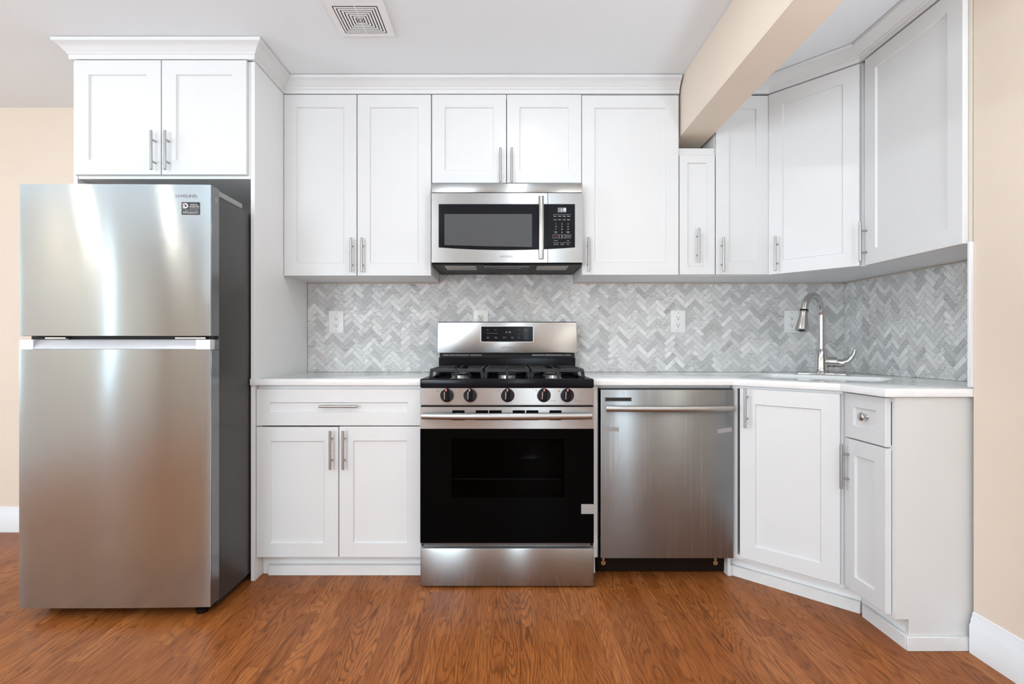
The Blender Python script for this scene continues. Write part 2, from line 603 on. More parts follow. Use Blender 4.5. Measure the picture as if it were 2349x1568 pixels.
for i, (wx, ww) in enumerate(FILL_WIN):
    mb = MB()
    a, b = wx - ww / 2, wx + ww / 2
    y0, y1 = REAR - .12, REAR - .05
    mb.box(a, a + .05, y0, y1, .62, 2.26).box(b - .05, b, y0, y1, .62, 2.26)
    mb.box(a + .05, b - .05, y0, y1, .62, .67).box(a + .05, b - .05, y0, y1, 2.21, 2.26).box(a + .05, b - .05, y0, y1, 1.42, 1.46)
    f = struct('window_%d' % (i + 1), mb, M['trim'], 'white sash window added behind the camera for frontal light')
    MB().box(a + .05, b - .05, y0 + .03, y0 + .034, .67, 2.21).build('pane', M['winglass'], f)

def baseboard(name, p0, p1, nrm, label):
    """profiled board between two points, nrm = outward direction"""
    prof = [(.0, 0), (.015, 0), (.015, .098), (.011, .104), (.010, .118), (.0055, .128), (.004, .140), (.0, .142)]
    mb = MB()
    t = mb.bm
    ra = [t.verts.new((p0[0] + nrm[0] * o, p0[1] + nrm[1] * o, z)) for o, z in prof]
    rb = [t.verts.new((p1[0] + nrm[0] * o, p1[1] + nrm[1] * o, z)) for o, z in prof]
    n = len(prof)
    for i in range(n):
        t.faces.new((ra[i], ra[(i + 1) % n], rb[(i + 1) % n], rb[i]))
    t.faces.new(ra); t.faces.new(rb)
    bmesh.ops.recalc_face_normals(t, faces=list(t.faces))
    return struct(name, mb, M['trim'], label)

baseboard('baseboard_back', (LX, 0), (-1.96, 0), (0, -1), 'white baseboard left of the refrigerator')
baseboard('baseboard_right', (JX, JY), (JX, REAR), (-1, 0), 'white baseboard on the right wall')
baseboard('baseboard_left', (LX, REAR), (LX, 0), (1, 0), 'white baseboard on the far left wall')
baseboard('baseboard_rear', (LX, REAR), (JX, REAR), (0, 1), 'white baseboard under the added rear windows')

# boxed beam below the ceiling, running from the back wall over the camera
struct('ceiling_beam', MB().box(.889, 1.048, REAR, 0, 2.131, CEIL, .002), M['peach'], 'peach boxed beam crossing the ceiling')
# thin white bead on the corner of the stepped wall, above the counter
struct('trim_3', MB().box(JX - .0135, JX + .001, JY - .0005, JY + .011, .918, 1.424, .002), M['trim'], 'thin white corner bead at the end of the tiles')

# ------------------------------------------------------------------ crown moulding
def sweep(mb, path, prof):
    t = mb.bm
    n = len(path)
    rings = []
    for i, p in enumerate(path):
        p = Vector(p)
        dirs = []
        if i > 0: dirs.append((p - Vector(path[i - 1])).normalized())
        if i < n - 1: dirs.append((Vector(path[i + 1]) - p).normalized())
        ns = [Vector((d.y, -d.x)) for d in dirs]
        m = ns[0] if len(ns) == 1 else (ns[0] + ns[1]) / (1 + ns[0].dot(ns[1]))
        rings.append([t.verts.new((p.x + m.x * o, p.y + m.y * o, z)) for o, z in prof])
    k = len(prof)
    for a, b in zip(rings, rings[1:]):
        for i in range(k):
            t.faces.new((a[i], a[(i + 1) % k], b[(i + 1) % k], b[i]))
    t.faces.new(rings[0]); t.faces.new(rings[-1])
    bmesh.ops.recalc_face_normals(t, faces=list(t.faces))
    return mb

CZ = 2.345
crown = [(-.012, 0), (.004, 0), (.006, .004), (.006, .019), (.011, .023), (.012, .028), (.018, .033), (.026, .044), (.036, .053), (.046, .058), (.050, .060), (.050, .0745), (-.012, .0745)]
crown = [(o, CZ + z) for o, z in crown]
struct('trim_1', sweep(MB(), [(-1.955, -.01), (-1.955, -.655), (-1.134, -.655), (-1.134, -.329), (.880, -.329)], crown), M['white'], 'white crown moulding over the refrigerator and wall cabinets')
struct('trim_2', sweep(MB(), [(1.056, -.329), (1.338, -.329), (1.602, -.632), (1.602, -1.192)], crown), M['white'], 'white crown moulding over the corner cabinets')

# ------------------------------------------------------------------ hardware and cabinets (local frame: x to the right along the face, y into the wall, z up)
def pull(mb, x, z, yf, vert=True, ln=.174, r=.0058, so=.03, sp=.048):
    d = Vector((0, 0, 1)) if vert else Vector((1, 0, 0))
    c = Vector((x, yf - so, z))
    h = ln / 2
    mb.tube([c - d * h, c - d * (h - .0012), c + d * (h - .0012), c + d * h], [r * .8, r, r, r * .8], 14)
    for k in (-sp, sp):
        p = c + d * k
        mb.tube([p + Vector((0, r * .5, 0)), p + Vector((0, so, 0))], .0045, 10)
    return mb

def carcass(wd, dp, h, t=.018):
    mb = MB()
    mb.box(0, t, 0, dp, 0, h).box(wd - t, wd, 0, dp, 0, h)
    mb.box(t, wd - t, 0, dp, h - t, h).box(t, wd - t, 0.0, dp, 0, t)
    mb.box(t, wd - t, dp - .008, dp, t, h - t).box(t, wd - t, .03, dp - .01, h * .5 - .009, h * .5 + .009)
    return mb

def cab_door(parent, x0, x1, z0, z1, hx, hz, name='door', rail=.064, vert=True, ln=.174):
    d = MB().shaker(x0, x1, z0, z1, -.0215, .020, rail).build(name, M['white'], parent)
    if hx is not None:
        pull(MB(), hx, hz, -.0215 + (.008 if (x0 + rail < hx < x1 - rail and z0 + rail < hz < z1 - rail) else 0), vert, ln).build('handle', M['bar'], d, label='brushed steel bar pull')
    return d

GU = 'white wall cabinets'
def wall_cab(label, x0, x1, z0, z1, doors, yf=.31, dp=.302, rail=.064):
    t = thing('wall_cabinet', label, 'cabinet', (x0, -yf, z0))
    carcass(x1 - x0, dp, z1 - z0).build('body', M['panel'], t)
    for a, b, c, d, hx, hz in doors:
        cab_door(t, a - x0, b - x0, c - z0, d - z0, None if hx is None else hx - x0, None if hz is None else hz - z0, rail=rail)
    return t

UB, UT = 1.422, 2.344
# over the refrigerator
wall_cab('short two-door wall cabinet above the refrigerator', -1.9345, -1.1565, 1.815, 2.344,
         [(-1.936, -1.5485, 1.828, 2.3405, -1.572, 1.9275), (-1.5445, -1.165, 1.828, 2.3405, -1.511, 1.9275)], yf=.638, dp=.625)
# tall panels either side of the refrigerator
MBp = MB((-1.1455, -.30, 0)); MBp.box(-1.155, -1.1365, -.64, -.003, 0, 2.344, .001)
o = MBp.build('tall_panel', M['panel']); o.location = (-1.1455, -.30, 0)
tag(o, 'tall white panel between the refrigerator and the counter', 'panel')
MBp = MB((-1.945, -.30, 0)); MBp.box(-1.955, -1.9365, -.64, -.003, 0, 2.344, .001)
o = MBp.build('tall_panel', M['panel']); o.location = (-1.945, -.30, 0)
tag(o, 'white panel behind the left side of the refrigerator', 'panel')

wall_cab('tall two-door wall cabinet left of the microwave', -1.1350, -.3835, UB, UT,
         [(-1.1345, -.7645, 1.4185, 2.341, -.7846, 1.520), (-.7605, -.3855, 1.4185, 2.341, -.7308, 1.520)])
wall_cab('short two-door wall cabinet above the microwave', -.3825, .3825, 1.872, UT,
         [(-.3800, -.0018, 1.8915, 2.341, -.031, 1.973), (.0018, .3815, 1.8915, 2.341, .0264, 1.973)])
wall_cab('wide one-door wall cabinet right of the microwave', .3835, .8795, UB, UT,
         [(.3845, .8775, 1.4225, 2.338, .4143, 1.522)])
t = wall_cab('narrow short wall cabinet under the end of the beam', .8805, 1.0635, UB, 2.073,
             [(.8825, 1.0620, 1.4245, 2.034, .9725, 1.571)], rail=.040)
MB().box(0, .183, -.004, 0, .614, .651).build('top_rail', M['white'], t)
wall_cab('tall one-door wall cabinet between beam and corner', 1.0645, 1.3375, UB, UT,
         [(1.0675, 1.3395, 1.4245, 2.336, 1.0945, 1.522)], rail=.066)

# diagonal corner wall cabinet
ax, ay, bx_, by_ = 1.3385, -.312, 1.617, -.632      # carcass front from left to right
ang = math.atan2(by_ - ay, bx_ - ax)
fw = math.hypot(by_ - ay, bx_ - ax)
t = thing('corner_wall_cabinet', 'diagonal wall cabinet in the corner above the sink', 'cabinet', (ax, ay, UB), ang)
rot = Matrix.Rotation(-ang, 4, 'Z') @ Matrix.Translation((-ax, -ay, -UB))
mb = MB()
poly = [(ax, ay), (bx_, by_), (RX - .004, by_), (RX - .004, -.006), (ax, -.006)]
mb.prism(poly, UB, UT)
mb.xform(rot)
mb.build('body', M['panel'], t)
cab_door(t, .015, fw - .010, .0005, .914, .059, .100, rail=.066)
# right wall cabinet, facing left
t = thing('wall_cabinet', 'wall cabinet on the right side, facing left', 'cabinet', (1.6195, -.634, UB), -PI / 2)
carcass(1.192 - .634, RX - 1.6195 - .005, UT - UB).build('body', M['panel'], t)
cab_door(t, .034, .5435, -.002, .914, .048, .102, rail=.066)
MB().box(.546, .558, -.003, 0, -.003, .921).build('filler', M['peach'], t, label='peach filler strip')

# ------------------------------------------------------------------ base cabinets
CT, CB = .913, .884
t = thing('base_cabinet', 'base cabinet with one wide drawer and two doors left of the range', 'cabinet', (-1.1355, -.609, 0))
wd = -.3835 + 1.1355
mb = MB()
mb.box(0, .018, 0, .60, .10, CB - .002).box(wd - .018, wd, 0, .60, .10, CB - .002)
mb.box(.018, wd - .018, 0, .60, .10, .118).box(.018, wd - .018, .592, .60, .118, CB - .002).box(.018, wd - .018, 0, .02, CB - .022, CB - .002)
mb.box(0, wd, .05, .06, 0.0, .10).box(0, .018, .06, .6, 0, .10).box(wd - .018, wd, .06, .6, 0, .10)
mb.build('body', M['panel'], t)
def lx(x): return x + 1.1355
dr = MB().shaker(lx(-1.134), lx(-.3865), .7000, .8655, -.0215, .020, .060).build('drawer', M['white'], t)
pull(MB(), lx(-.758), .7895, -.0135, False).build('handle', M['bar'], dr, label='brushed steel bar pull')
cab_door(t, lx(-1.134), lx(-.7625), .1035, .6940, lx(-.790), .594)
cab_door(t, lx(-.7590), lx(-.3865), .1035, .6960, lx(-.7324), .594)
MB().box(lx(-1.103), wd, .027, .0495, 0.0, .047, .0015).build('toe_board', M['plinth'], t)

# diagonal sink cabinet
ax, ay, bx_, by_ = 1.030, -.617, 1.338, -.922
ang = math.atan2(by_ - ay, bx_ - ax)
fw = math.hypot(by_ - ay, bx_ - ax)
t = thing('corner_base_cabinet', 'diagonal sink cabinet in the corner with one large door', 'cabinet', (ax, ay, 0))
rot = Matrix.Translation((-ax, -ay, 0))
mb = MB()
tk = .018
for z0, z1 in ((.10, .118),):
    mb.prism([(ax, ay), (bx_, by_), (RX - .006, by_), (RX - .006, -.012), (ax, -.012)], z0, z1)
mb.box(ax, ax + tk, ay, -.012, .118, CB - .002)                      # left side
mb.box(bx_, RX - .006, by_, by_ + tk, .118, CB - .002)               # right side
u = Vector((bx_ - ax, by_ - ay)).normalized()
nrm = Vector((-u.y, u.x))
def dq(a, d): return (ax + u.x * a + nrm.x * d, ay + u.y * a + nrm.y * d)
mb.prism([dq(0, 0), dq(.022, 0), dq(.022, .018), dq(.002, .018)], .118, CB - .002)      # face frame
mb.prism([dq(fw - .03, 0), dq(fw, 0), dq(fw, .018), dq(fw - .03, .018)], .118, CB - .002)
mb.prism([dq(.022, 0), dq(fw - .03, 0), dq(fw - .03, .018), dq(.022, .018)], CB - .014, CB - .002)
mb.prism([dq(-.03, .052), dq(fw + .054, .052), dq(fw + .054, .064), dq(-.03, .064)], 0, .10)    # toe face
mb.xform(rot)
mb.build('body', M['panel'], t)
cab_door(t, .040, fw - .004, .115, .871, .075, .788, rail=.066).rotation_euler = (0, 0, ang)
mb = MB()
MB().box(-.008, .006, .034, .12, 0, .10).box(-.0095, .010, .030, .12, 0, .048, .001).build('toe_return', M['plinth'], t)
mb.box(-.018, fw + .0535, .034, .0515, 0, .048, .0015)
mb.build('toe_board', M['plinth'], t).rotation_euler = (0, 0, ang)

# narrow base cabinet on the right, facing left, with the end panel
t = thing('base_cabinet', 'narrow base cabinet with small knob drawer beside the right wall', 'cabinet', (1.3600, -.926, 0), -PI / 2)
wd, dp = .236, RX - 1.3600 - .006
mb = MB()
mb.box(0, .018, 0, dp, .10, CB - .002)
mb.box(.018, wd, 0, dp, .10, .118).box(.018, wd, dp - .008, dp, .118, CB - .002).box(.018, wd, 0, .018, .69, .71).box(.018, wd, 0, .018, CB - .02, CB - .002)
mb.box(0, wd, .052, .062, 0, .10).box(0, .01, .062, dp, 0, .10)
mb.build('body', M['panel'], t)
mb = MB()
mb.prism([(0, .105), (.048, .105), (.048, 0), (dp, 0), (dp, CB - .002), (0, CB - .002)], wd + .0005, wd + .0175, 'x', .0008)
mb.build('end_panel', M['endpanel'], t)
dr = MB().shaker(.010, .235, .7045, .877, -.0215, .020, .050).build('drawer', M['white'], t)
mb = MB()
mb.lathe([(.008, 0), (.0085, .002), (.0055, .005), (.005, .012), (.0105, .016), (.0155, .021), (.0160, .025), (.0135, .029), (.007, .0315), (0, .032)], (.129, -.0135, .797), (0, -1, 0))
mb.build('knob', M['nickel'], dr, label='round satin nickel knob')
cab_door(t, .010, .237, .115, .6995, .035, .590, rail=.058)
mb = MB()
mb.box(.028, wd + .019, .034, .0515, 0, .049, .0015)
mb.build('toe_board', M['plinth'], t)
mb = MB()
mb.box(wd + .0185, wd + .0285, .0345, .253, 0, .049, .0015)
mb.build('toe_board', M['plinth'], t)

# filler stile and rail round the dishwasher opening
o = MB().box(.3935, .4145, -.622, -.03, .10, CB - .001, .001).box(.3935, .4145, -.55, -.03, 0, .10).build('narrow_panel', M['panel'])
tag(o, 'narrow white filler panel between the range and the dishwasher', 'panel')
o = MB().box(.4150, 1.026, -.600, -.58, .868, CB - .001, .001).build('filler_rail', M['panel'])
tag(o, 'thin white rail under the countertop above the dishwasher', 'rail')

# ------------------------------------------------------------------ countertops
def counter(name, label, outer, hole=None):
    mb = MB()
    t = mb.bm
    def loop(pts):
        vs = [t.verts.new((p[0], p[1], CT)) for p in pts]
        return vs, [t.edges.new((vs[i], vs[(i + 1) % len(vs)])) for i in range(len(vs))]
    edges = []
    vo, eo = loop(outer); edges += eo
    if hole:
        vh, eh = loop(hole); edges += eh
    r = bmesh.ops.triangle_fill(t, edges=edges, use_beauty=True, use_dissolve=False)
    fs = [g for g in r['geom'] if isinstance(g, bmesh.types.BMFace)]
    for f in fs:
        if f.normal.z < 0: f.normal_flip()
    e = bmesh.ops.extrude_face_region(t, geom=list(t.faces), use_keep_orig=True)
    vs = [g for g in e['geom'] if isinstance(g, bmesh.types.BMVert)]
    bmesh.ops.translate(t, vec=(0, 0, CB - CT), verts=vs)
    bmesh.ops.recalc_face_normals(t, faces=list(t.faces))
    es = [ed for ed in t.edges if len(ed.link_faces) == 2 and ed.calc_face_angle(0) > .5]
    bmesh.ops.bevel(t, geom=es, offset=.0018, segments=2, affect='EDGES', profile=.5)
    o = mb.build(name, M['quartz'])
    return tag(o, label, 'countertop')

counter('countertop', 'short white quartz countertop left of the range', [(-1.1545, -.6505), (-.3825, -.6505), (-.3825, -.001), (-1.1355, -.001), (-1.1355, -.6425), (-1.1545, -.6425)])
# sink opening, long axis along the diagonal face
SC = Vector((1.475, -.505))
SU = Vector((.7071, -.7071)); SN = Vector((-.7071, -.7071))     # along the sink, towards its front
def sk(a, b): p = SC + SU * a + SN * b; return (p.x, p.y)
hole = [sk(a, b) for a, b in rrect(-.285, .285, -.165, .195, .07, 6)]
counter('countertop', 'long white quartz countertop with the corner sink', [(.3875, -.001), (.3875, -.6505), (1.021, -.6505), (1.3145, -.944), (1.3145, -1.193), (JX - .001, -1.193), (JX - .001, JY + .002), (RX - .002, JY + .002), (RX - .002, -.001)], hole)

# sink basin hung under the opening
mb = MB()
t_ = mb.bm
rings = []
for gx, z in ((.012, CB - .001), (-.004, CB - .001), (-.006, CB - .02), (-.012, .74), (-.05, .705)):
    rings.append([t_.verts.new((*sk(a, b), z)) for a, b in rrect(-.285 - gx, .285 + gx, -.165 - gx, .195 + gx, .07, 6)])
for a, b in zip(rings, rings[1:]):
    for k in range(len(a)):
        t_.faces.new((a[k], a[(k + 1) % len(a)], b[(k + 1) % len(b)], b[k]))
t_.faces.new(rings[-1])
sinkb = thing('sink', 'white undermount sink set in the corner of the countertop', 'sink', (SC.x, SC.y, .70))
mb.off = Vector((SC.x, SC.y, .70))
o = mb.build('basin', M['sinkwhite'], sinkb)
md = o.modifiers.new('thick', 'SOLIDIFY'); md.thickness = .004; md.offset = 1
MB((SC.x, SC.y, .70)).lathe([(.045, .0065), (.045, .0085), (.030, .009), (.026, .006), (0, .006)], (SC.x, SC.y, .70)).build('drain', M['chrome'], sinkb)

# ------------------------------------------------------------------ faucet
FX, FY = 1.615, -.315
fa = thing('faucet', 'chrome gooseneck faucet with pull-down sprayer behind the sink', 'faucet', (FX, FY, CT))
O_ = (FX, FY, CT)
pl = [((FX + SU.x * a + SN.x * b), (FY + SU.y * a + SN.y * b)) for a, b in rrect(-.128, .128, -.028, .028, .027, 8)]
MB(O_).prism(pl, CT + .0003, CT + .0095, 'z', .003, 2).build('deck_plate', M['chrome'], fa)
MB(O_).lathe([(.0375, .0096), (.0385, .015), (.0345, .021), (.0325, .03), (.0315, .05), (.0295, .085), (.0255, .110), (.0215, .128), (.019, .131), (.0185, .134)], O_, n=32).build('body', M['chrome'], fa)
th_ = math.radians(37)
dx, dy = -math.cos(th_), -math.sin(th_)
R_ = .098
zc = 1.327 - R_ - .0135
pts = [(FX, FY, CT + .130), (FX, FY, CT + .2), (FX, FY, zc - .03), (FX, FY, zc)]
for k in range(1, 17):
    a = PI - (PI * .945) * k / 16
    q = R_ + R_ * math.cos(a)
    pts.append((FX + dx * q, FY + dy * q, zc + R_ * math.sin(a)))
MB(O_).tube(pts, [.0165] * len(pts), 24).build('spout', M['chrome'], fa)
p_end = Vector(pts[-1]); d_end = (Vector(pts[-1]) - Vector(pts[-2])).normalized()
hd = (d_end + Vector((dx, dy, 0)) * -.02).normalized()
sp_ = MB(O_).lathe([(.0165, 0), (.0178, .002), (.0178, .016), (.0195, .030), (.0255, .062), (.031, .092), (.0315, .098), (.029, .100), (.027, .0985)], p_end, hd, 28).build('spray_head', M['nickel'], fa)
MB(O_).lathe([(.0168, -.006), (.0188, -.006), (.0190, .0), (.0168, .0005)], p_end, hd, 28).build('collar', M['blackplastic'], sp_)
MB(O_).lathe([(.0262, .0965), (.0262, .0985), (.020, .0975), (.012, .1), (.011, .099), (0, .099)], p_end, hd, 24).build('nozzle', M['blackplastic'], sp_)
hx_ = Vector((.86, -.51, 0)).normalized()
c0 = Vector((FX, FY, CT + .066))
va = MB(O_).tube([c0 + hx_ * .018, c0 + hx_ * .020, c0 + hx_ * .066, c0 + hx_ * .069], [.025, .0255, .0255, .023], 28).build('valve', M['chrome'], fa)
hp = [(.069, -.004), (.080, -.006), (.096, -.004), (.112, .004), (.126, .018), (.136, .036), (.142, .054), (.146, .064)]
hr = [.022, .0215, .019, .0155, .0125, .0105, .0095, .0065]
MB(O_).tube([c0 + hx_ * a + Vector((0, 0, b)) for a, b in hp], hr, 18).build('lever', M['chrome'], fa)

# ------------------------------------------------------------------ tile backsplash: 1 x 3 marble pieces in herringbone
def clip(poly, x0, x1, z0, z1):
    for ax_, lim, sgn in ((0, x0, 1), (0, x1, -1), (1, z0, 1), (1, z1, -1)):
        out = []
        for i in range(len(poly)):
            a, b = poly[i], poly[(i + 1) % len(poly)]
            da, db = sgn * (a[ax_] - lim), sgn * (b[ax_] - lim)
            if da >= 0: out.append(a)
            if (da >= 0) != (db >= 0):
                k = da / (da - db)
                out.append((a[0] + (b[0] - a[0]) * k, a[1] + (b[1] - a[1]) * k))
        poly = out
        if len(poly) < 3: return []
    return poly

def backsplash(name, label, rects, place, seed):
    """place(a, z, d) -> world point; a runs along the wall, d is the distance off the wall"""
    rnd = random.Random(seed)
    mb = MB()
    t = mb.bm
    lay = t.loops.layers.float_color.new('tile')
    a0 = min(r[0] for r in rects); a1 = max(r[1] for r in rects); z0 = min(r[2] for r in rects); z1 = max(r[3] for r in rects)
    Wt = .0254
    g = .0007
    c45 = math.sqrt(.5)
    def rotp(u, v): return (a0 + (u - v) * c45 * Wt, z0 + (u + v) * c45 * Wt)
    tiles = []
    rng = 150
    for i in range(-20, rng):
        for j in range(-40, 60):
            # lattice: (1,1) and (3,-3)
            u, v = i + 3 * j, i - 3 * j
            for q in (((u, v), (u + 3, v), (u + 3, v + 1), (u, v + 1)), ((u + 3, v - 2), (u + 4, v - 2), (u + 4, v + 1), (u + 3, v + 1))):
                P0 = [rotp(*p) for p in q]
                cx = sum(p[0] for p in P0) / 4; cz = sum(p[1] for p in P0) / 4
                if cx < a0 - .08 or cx > a1 + .08 or cz < z0 - .08 or cz > z1 + .08: continue
                tiles.append((q, (rnd.random(), rnd.random(), rnd.random(), 1)))
    for q, col in tiles:
        us = [p[0] for p in q]; vs = [p[1] for p in q]
        e = g / Wt
        q2 = [(min(us) + e, min(vs) + e), (max(us) - e, min(vs) + e), (max(us) - e, max(vs) - e), (min(us) + e, max(vs) - e)]
        P0 = [rotp(*p) for p in q2]
        for r in rects:
            pc = clip(P0, *r)
            if len(pc) < 3: continue
            ctr = (sum(p[0] for p in pc) / len(pc), sum(p[1] for p in pc) / len(pc))
            fr, bk = [], []
            for p in pc:
                dd = math.hypot(p[0] - ctr[0], p[1] - ctr[1]) or 1
                k = 1
                fr.append(t.verts.new(place(ctr[0] + (p[0] - ctr[0]) * k, ctr[1] + (p[1] - ctr[1]) * k, .0085)))
                bk.append(t.verts.new(place(p[0], p[1], .0072)))
            fs = [t.faces.new(fr)]
            n = len(pc)
            for k in range(n):
                fs.append(t.faces.new((bk[k], bk[(k + 1) % n], fr[(k + 1) % n], fr[k])))
            for f in fs:
                f.material_index = 0
                for lp in f.loops: lp[lay] = col
    for r in rects:
        f = t.faces.new([t.verts.new(place(a, z, .0075)) for a, z in ((r[0], r[2]), (r[1], r[2]), (r[1], r[3]), (r[0], r[3]))])
        f.material_index = 1
        vs4 = [t.verts.new(place(a, z, .0015)) for a, z in ((r[0], r[2]), (r[1], r[2]), (r[1], r[3]), (r[0], r[3]))]
        fv = list(f.verts)
        for k in range(4):
            ff = t.faces.new((fv[k], fv[(k + 1) % 4], vs4[(k + 1) % 4], vs4[k])); ff.material_index = 1
    o = mb.build(name, [M['tile'], M['grout']], None, False)
    return tag(o, label, 'backsplash')

backsplash('tile_backsplash', 'grey and white marble herringbone tiles behind the range and counters',
           [(-1.134, 1.9262, .9134, 1.4145), (-.3805, .3815, 1.4145, 1.466)],
           lambda a, z, d: (a, -d, z), 3)
backsplash('tile_backsplash', 'grey and white marble herringbone tiles on the right side wall',
           [(.0088, 1.19, .9134, 1.4145)], lambda a, z, d: (RX - d, -a, z), 5)
# unpainted strip above the tiles
o = MB().box(-1.134, -.384, -.006, -.001, 1.4146, 1.4218).box(.384, RX - .01, -.006, -.001, 1.4146, 1.4218).build('trim_4', M['gap']); o['kind'] = 'structure'; o['label'] = 'tan caulk line above the tiles'

# ------------------------------------------------------------------ refrigerator (own frame: base centre, front towards -y)
FW, FH = .731, 1.688
# front left corner (-1.884,-.985), front right (-1.150,-.970)
fr_ = thing('refrigerator', 'stainless steel top-freezer refrigerator standing at the left', 'refrigerator', (-1.5223, -.6595, 0), math.radians(.95))
hw = FW / 2
yF = -.318        # front of the doors in the fridge's frame
body = MB().box(-hw + .004, hw - .004, yF + .072, .36, .035, FH - .028, .004, 2).build('body', M['side_grey'], fr_)
def bowed_door(x0, x1, z0, z1, y, th, bulge, wav, seed):
    """door skin with a slight bow and the faint waviness of pressed sheet"""
    mb = MB(); t = mb.bm
    nx, nz = 40, 50
    gr = []
    for j in range(nz + 1):
        row = []
        for i in range(nx + 1):
            u, v = i / nx, j / nz
            x = x0 + (x1 - x0) * u; z = z0 + (z1 - z0) * v
            ed = min(1, min(u, 1 - u) / .014); ed = ed * ed * (3 - 2 * ed)
            d = bulge * (1 - (2 * u - 1) ** 2)
            ew = min(1, min(u, 1 - u) / .16); ew = ew * ew * (3 - 2 * ew)
            d += wav * pnoise((x * 2.6 + seed, z * 1.1, seed)) * ew
            row.append(t.verts.new((x, y - d + .0004 * (1 - ed) , z)))
        gr.append(row)
    for j in range(nz):
        for i in range(nx):
            t.faces.new((gr[j][i], gr[j][i + 1], gr[j + 1][i + 1], gr[j + 1][i]))
    # returns to the back of the sheet
    rim = [gr[0][i] for i in range(nx + 1)] + [gr[j][nx] for j in range(1, nz + 1)] + [gr[nz][i] for i in range(nx - 1, -1, -1)] + [gr[j][0] for j in range(nz - 1, 0, -1)]
    bk = [t.verts.new((v.co.x, y + .006, v.co.z)) for v in rim]
    n = len(rim)
    for k in range(n):
        t.faces.new((rim[k], bk[k], bk[(k + 1) % n], rim[(k + 1) % n]))
    bmesh.ops.recalc_face_normals(t, faces=list(t.faces))
    return mb
def skin_y(x, z):      # y of the freezer door's bowed front
    u = (x + hw) / (2 * hw)
    return yF - .0035 * (1 - (2 * u - 1) ** 2) - .0022 * pnoise((x * 2.6 + 3.1, z * 1.1, 3.1)) * min(1, min(u, 1 - u) / .16) ** 1
zs0, zs1 = 1.048, 1.100
fd = MB().box(-hw + .001, hw, yF + .006, yF + .066, zs1, FH, .002).build('freezer_door', M['door_side'], fr_)
bowed_door(-hw, hw, zs1 + .001, FH, yF, .06, .0035, .0022, 3.1).build('skin', M['steel_fridge'], fd, label='brushed stainless door front')
ld = MB().box(-hw + .001, hw, yF + .006, yF + .066, .047, zs0, .002).box(-hw + .001, hw, yF + .034, yF + .066, zs0, 1.0865, .001).build('fridge_door', M['door_side'], fr_)
bowed_door(-hw - .003, hw - .001, .047, zs0, yF, .06, .0035, .0028, 9.4).build('skin', M['steel_fridge'], ld, label='brushed stainless door front')
mb = MB()
mb.prism([(yF + .003, zs0 + .0005), (yF + .034, 1.0805), (yF + .034, 1.0865), (yF + .028, 1.0865), (yF + .001, zs0 + .003)], -hw + .050, hw - .058, 'x')
mb.build('handle_recess', M['handle_strip'], ld, label='bright metal grip strip along the top of the door')
for a, b in ((-hw - .002, -hw + .0495), (hw - .0575, hw - .002)):
    MB().prism([(yF + .001, zs0 + .0005), (yF + .034, zs0 + .0005), (yF + .034, 1.0865), (yF + .004, 1.0865), (yF + .001, 1.082)], a, b, 'x').build('handle_end', M['handle_strip'], ld)
MB().box(-hw + .01, hw - .01, yF + .040, yF + .068, 1.087, 1.0995).build('gasket', M['dark'], fr_)
MB().box(hw - .085, hw - .004, yF + .062, yF + .27, FH - .027, FH - .002, .006, 2).build('hinge_cover', M['cover_grey'], fr_)
MB().box(hw - .15, hw - .030, yF + .02, yF + .06, 1.0885, 1.0965, .001).build('hinge', M['nickel'], fr_)
MB().box(-hw + .085, -hw + .165, yF + .012, yF + .05, 1.0885, 1.096, .001).build('hinge', M['nickel'], fr_)
MB().box(-hw + .02, hw - .02, yF + .10, .34, .012, .035).build('base_frame', M['dark'], fr_)
for fx_, fy_ in ((-hw + .05, yF + .115), (hw - .065, yF + .060), (-hw + .05, .3), (hw - .05, .3)):
    MB().lathe([(.0, 0), (.022, 0), (.024, .004), (.024, .016), (.012, .02), (.010, .045), (0, .045)], (fx_, fy_, 0), n=18).build('foot', M['darkbrown'], fr_)
mb = MB().text('SAMSUNG', .272, 1.638, skin_y(.272, 1.64) - .0007, .0165, width=.082)
mb.build('nameplate', M['ink'], fd, label='raised grey lettering reading SAMSUNG')
st = MB().box(.256 - .001, .325, skin_y(.29, 1.6) - .0010, yF - .0002, 1.571, 1.6195).build('sticker', M['sticker'], fd, label='black sticker with white print about the inverter warranty')
yS = skin_y(.29, 1.6) - .0012
mb = MB()
mb.text('DIGITAL', .3025, 1.6075, yS, .0078, width=.028).text('INVERTER', .304, 1.6000, yS, .0078, width=.037)
mb.text('TECHNOLOGY', .304, 1.5955, yS, .0034, width=.037)
mb.box(.259, .3225, yS - .0001, yS + .0002, 1.5905, 1.5911)
mb.text('10', .2655, 1.5755, yS, .0145, width=.012).text('YEAR', .2775, 1.5835, yS, .0042).text('LIMITED COMPRESSOR', .303, 1.5838, yS, .0030, width=.033).text('WARRANTY', .298, 1.5752, yS, .0085, width=.046)
mb.xform(Matrix.Identity(4))
pr = mb.build('sticker_print', M['print'], fd)
mb = MB()
mb.box(.2600, .2628, yS - .0001, yS + .0002, 1.5955, 1.6155)
circ = [(.2705 + .0098 * math.cos(a), 1.6055 + .0100 * math.sin(a)) for a in [(-PI / 2) + PI * k / 12 for k in range(13)]]
mb.prism([(.2645, 1.5955)] + circ + [(.2645, 1.6155), (.2645, 1.6115)] + [(.2705 + .0048 * math.cos(a), 1.6055 + .0052 * math.sin(a)) for a in [PI / 2 - PI * k / 10 for k in range(11)]] + [(.2680, 1.6003), (.2680, 1.6085), (.2645, 1.6085)], yS - .0001, yS + .0002, 'y')
mb.build('sticker_emblem', M['pink'], fd)
MB().box(hw, hw + .0006, yF + .030, yF + .050, 1.632, 1.648).build('sticker_patch', M['cover_grey'], fd)

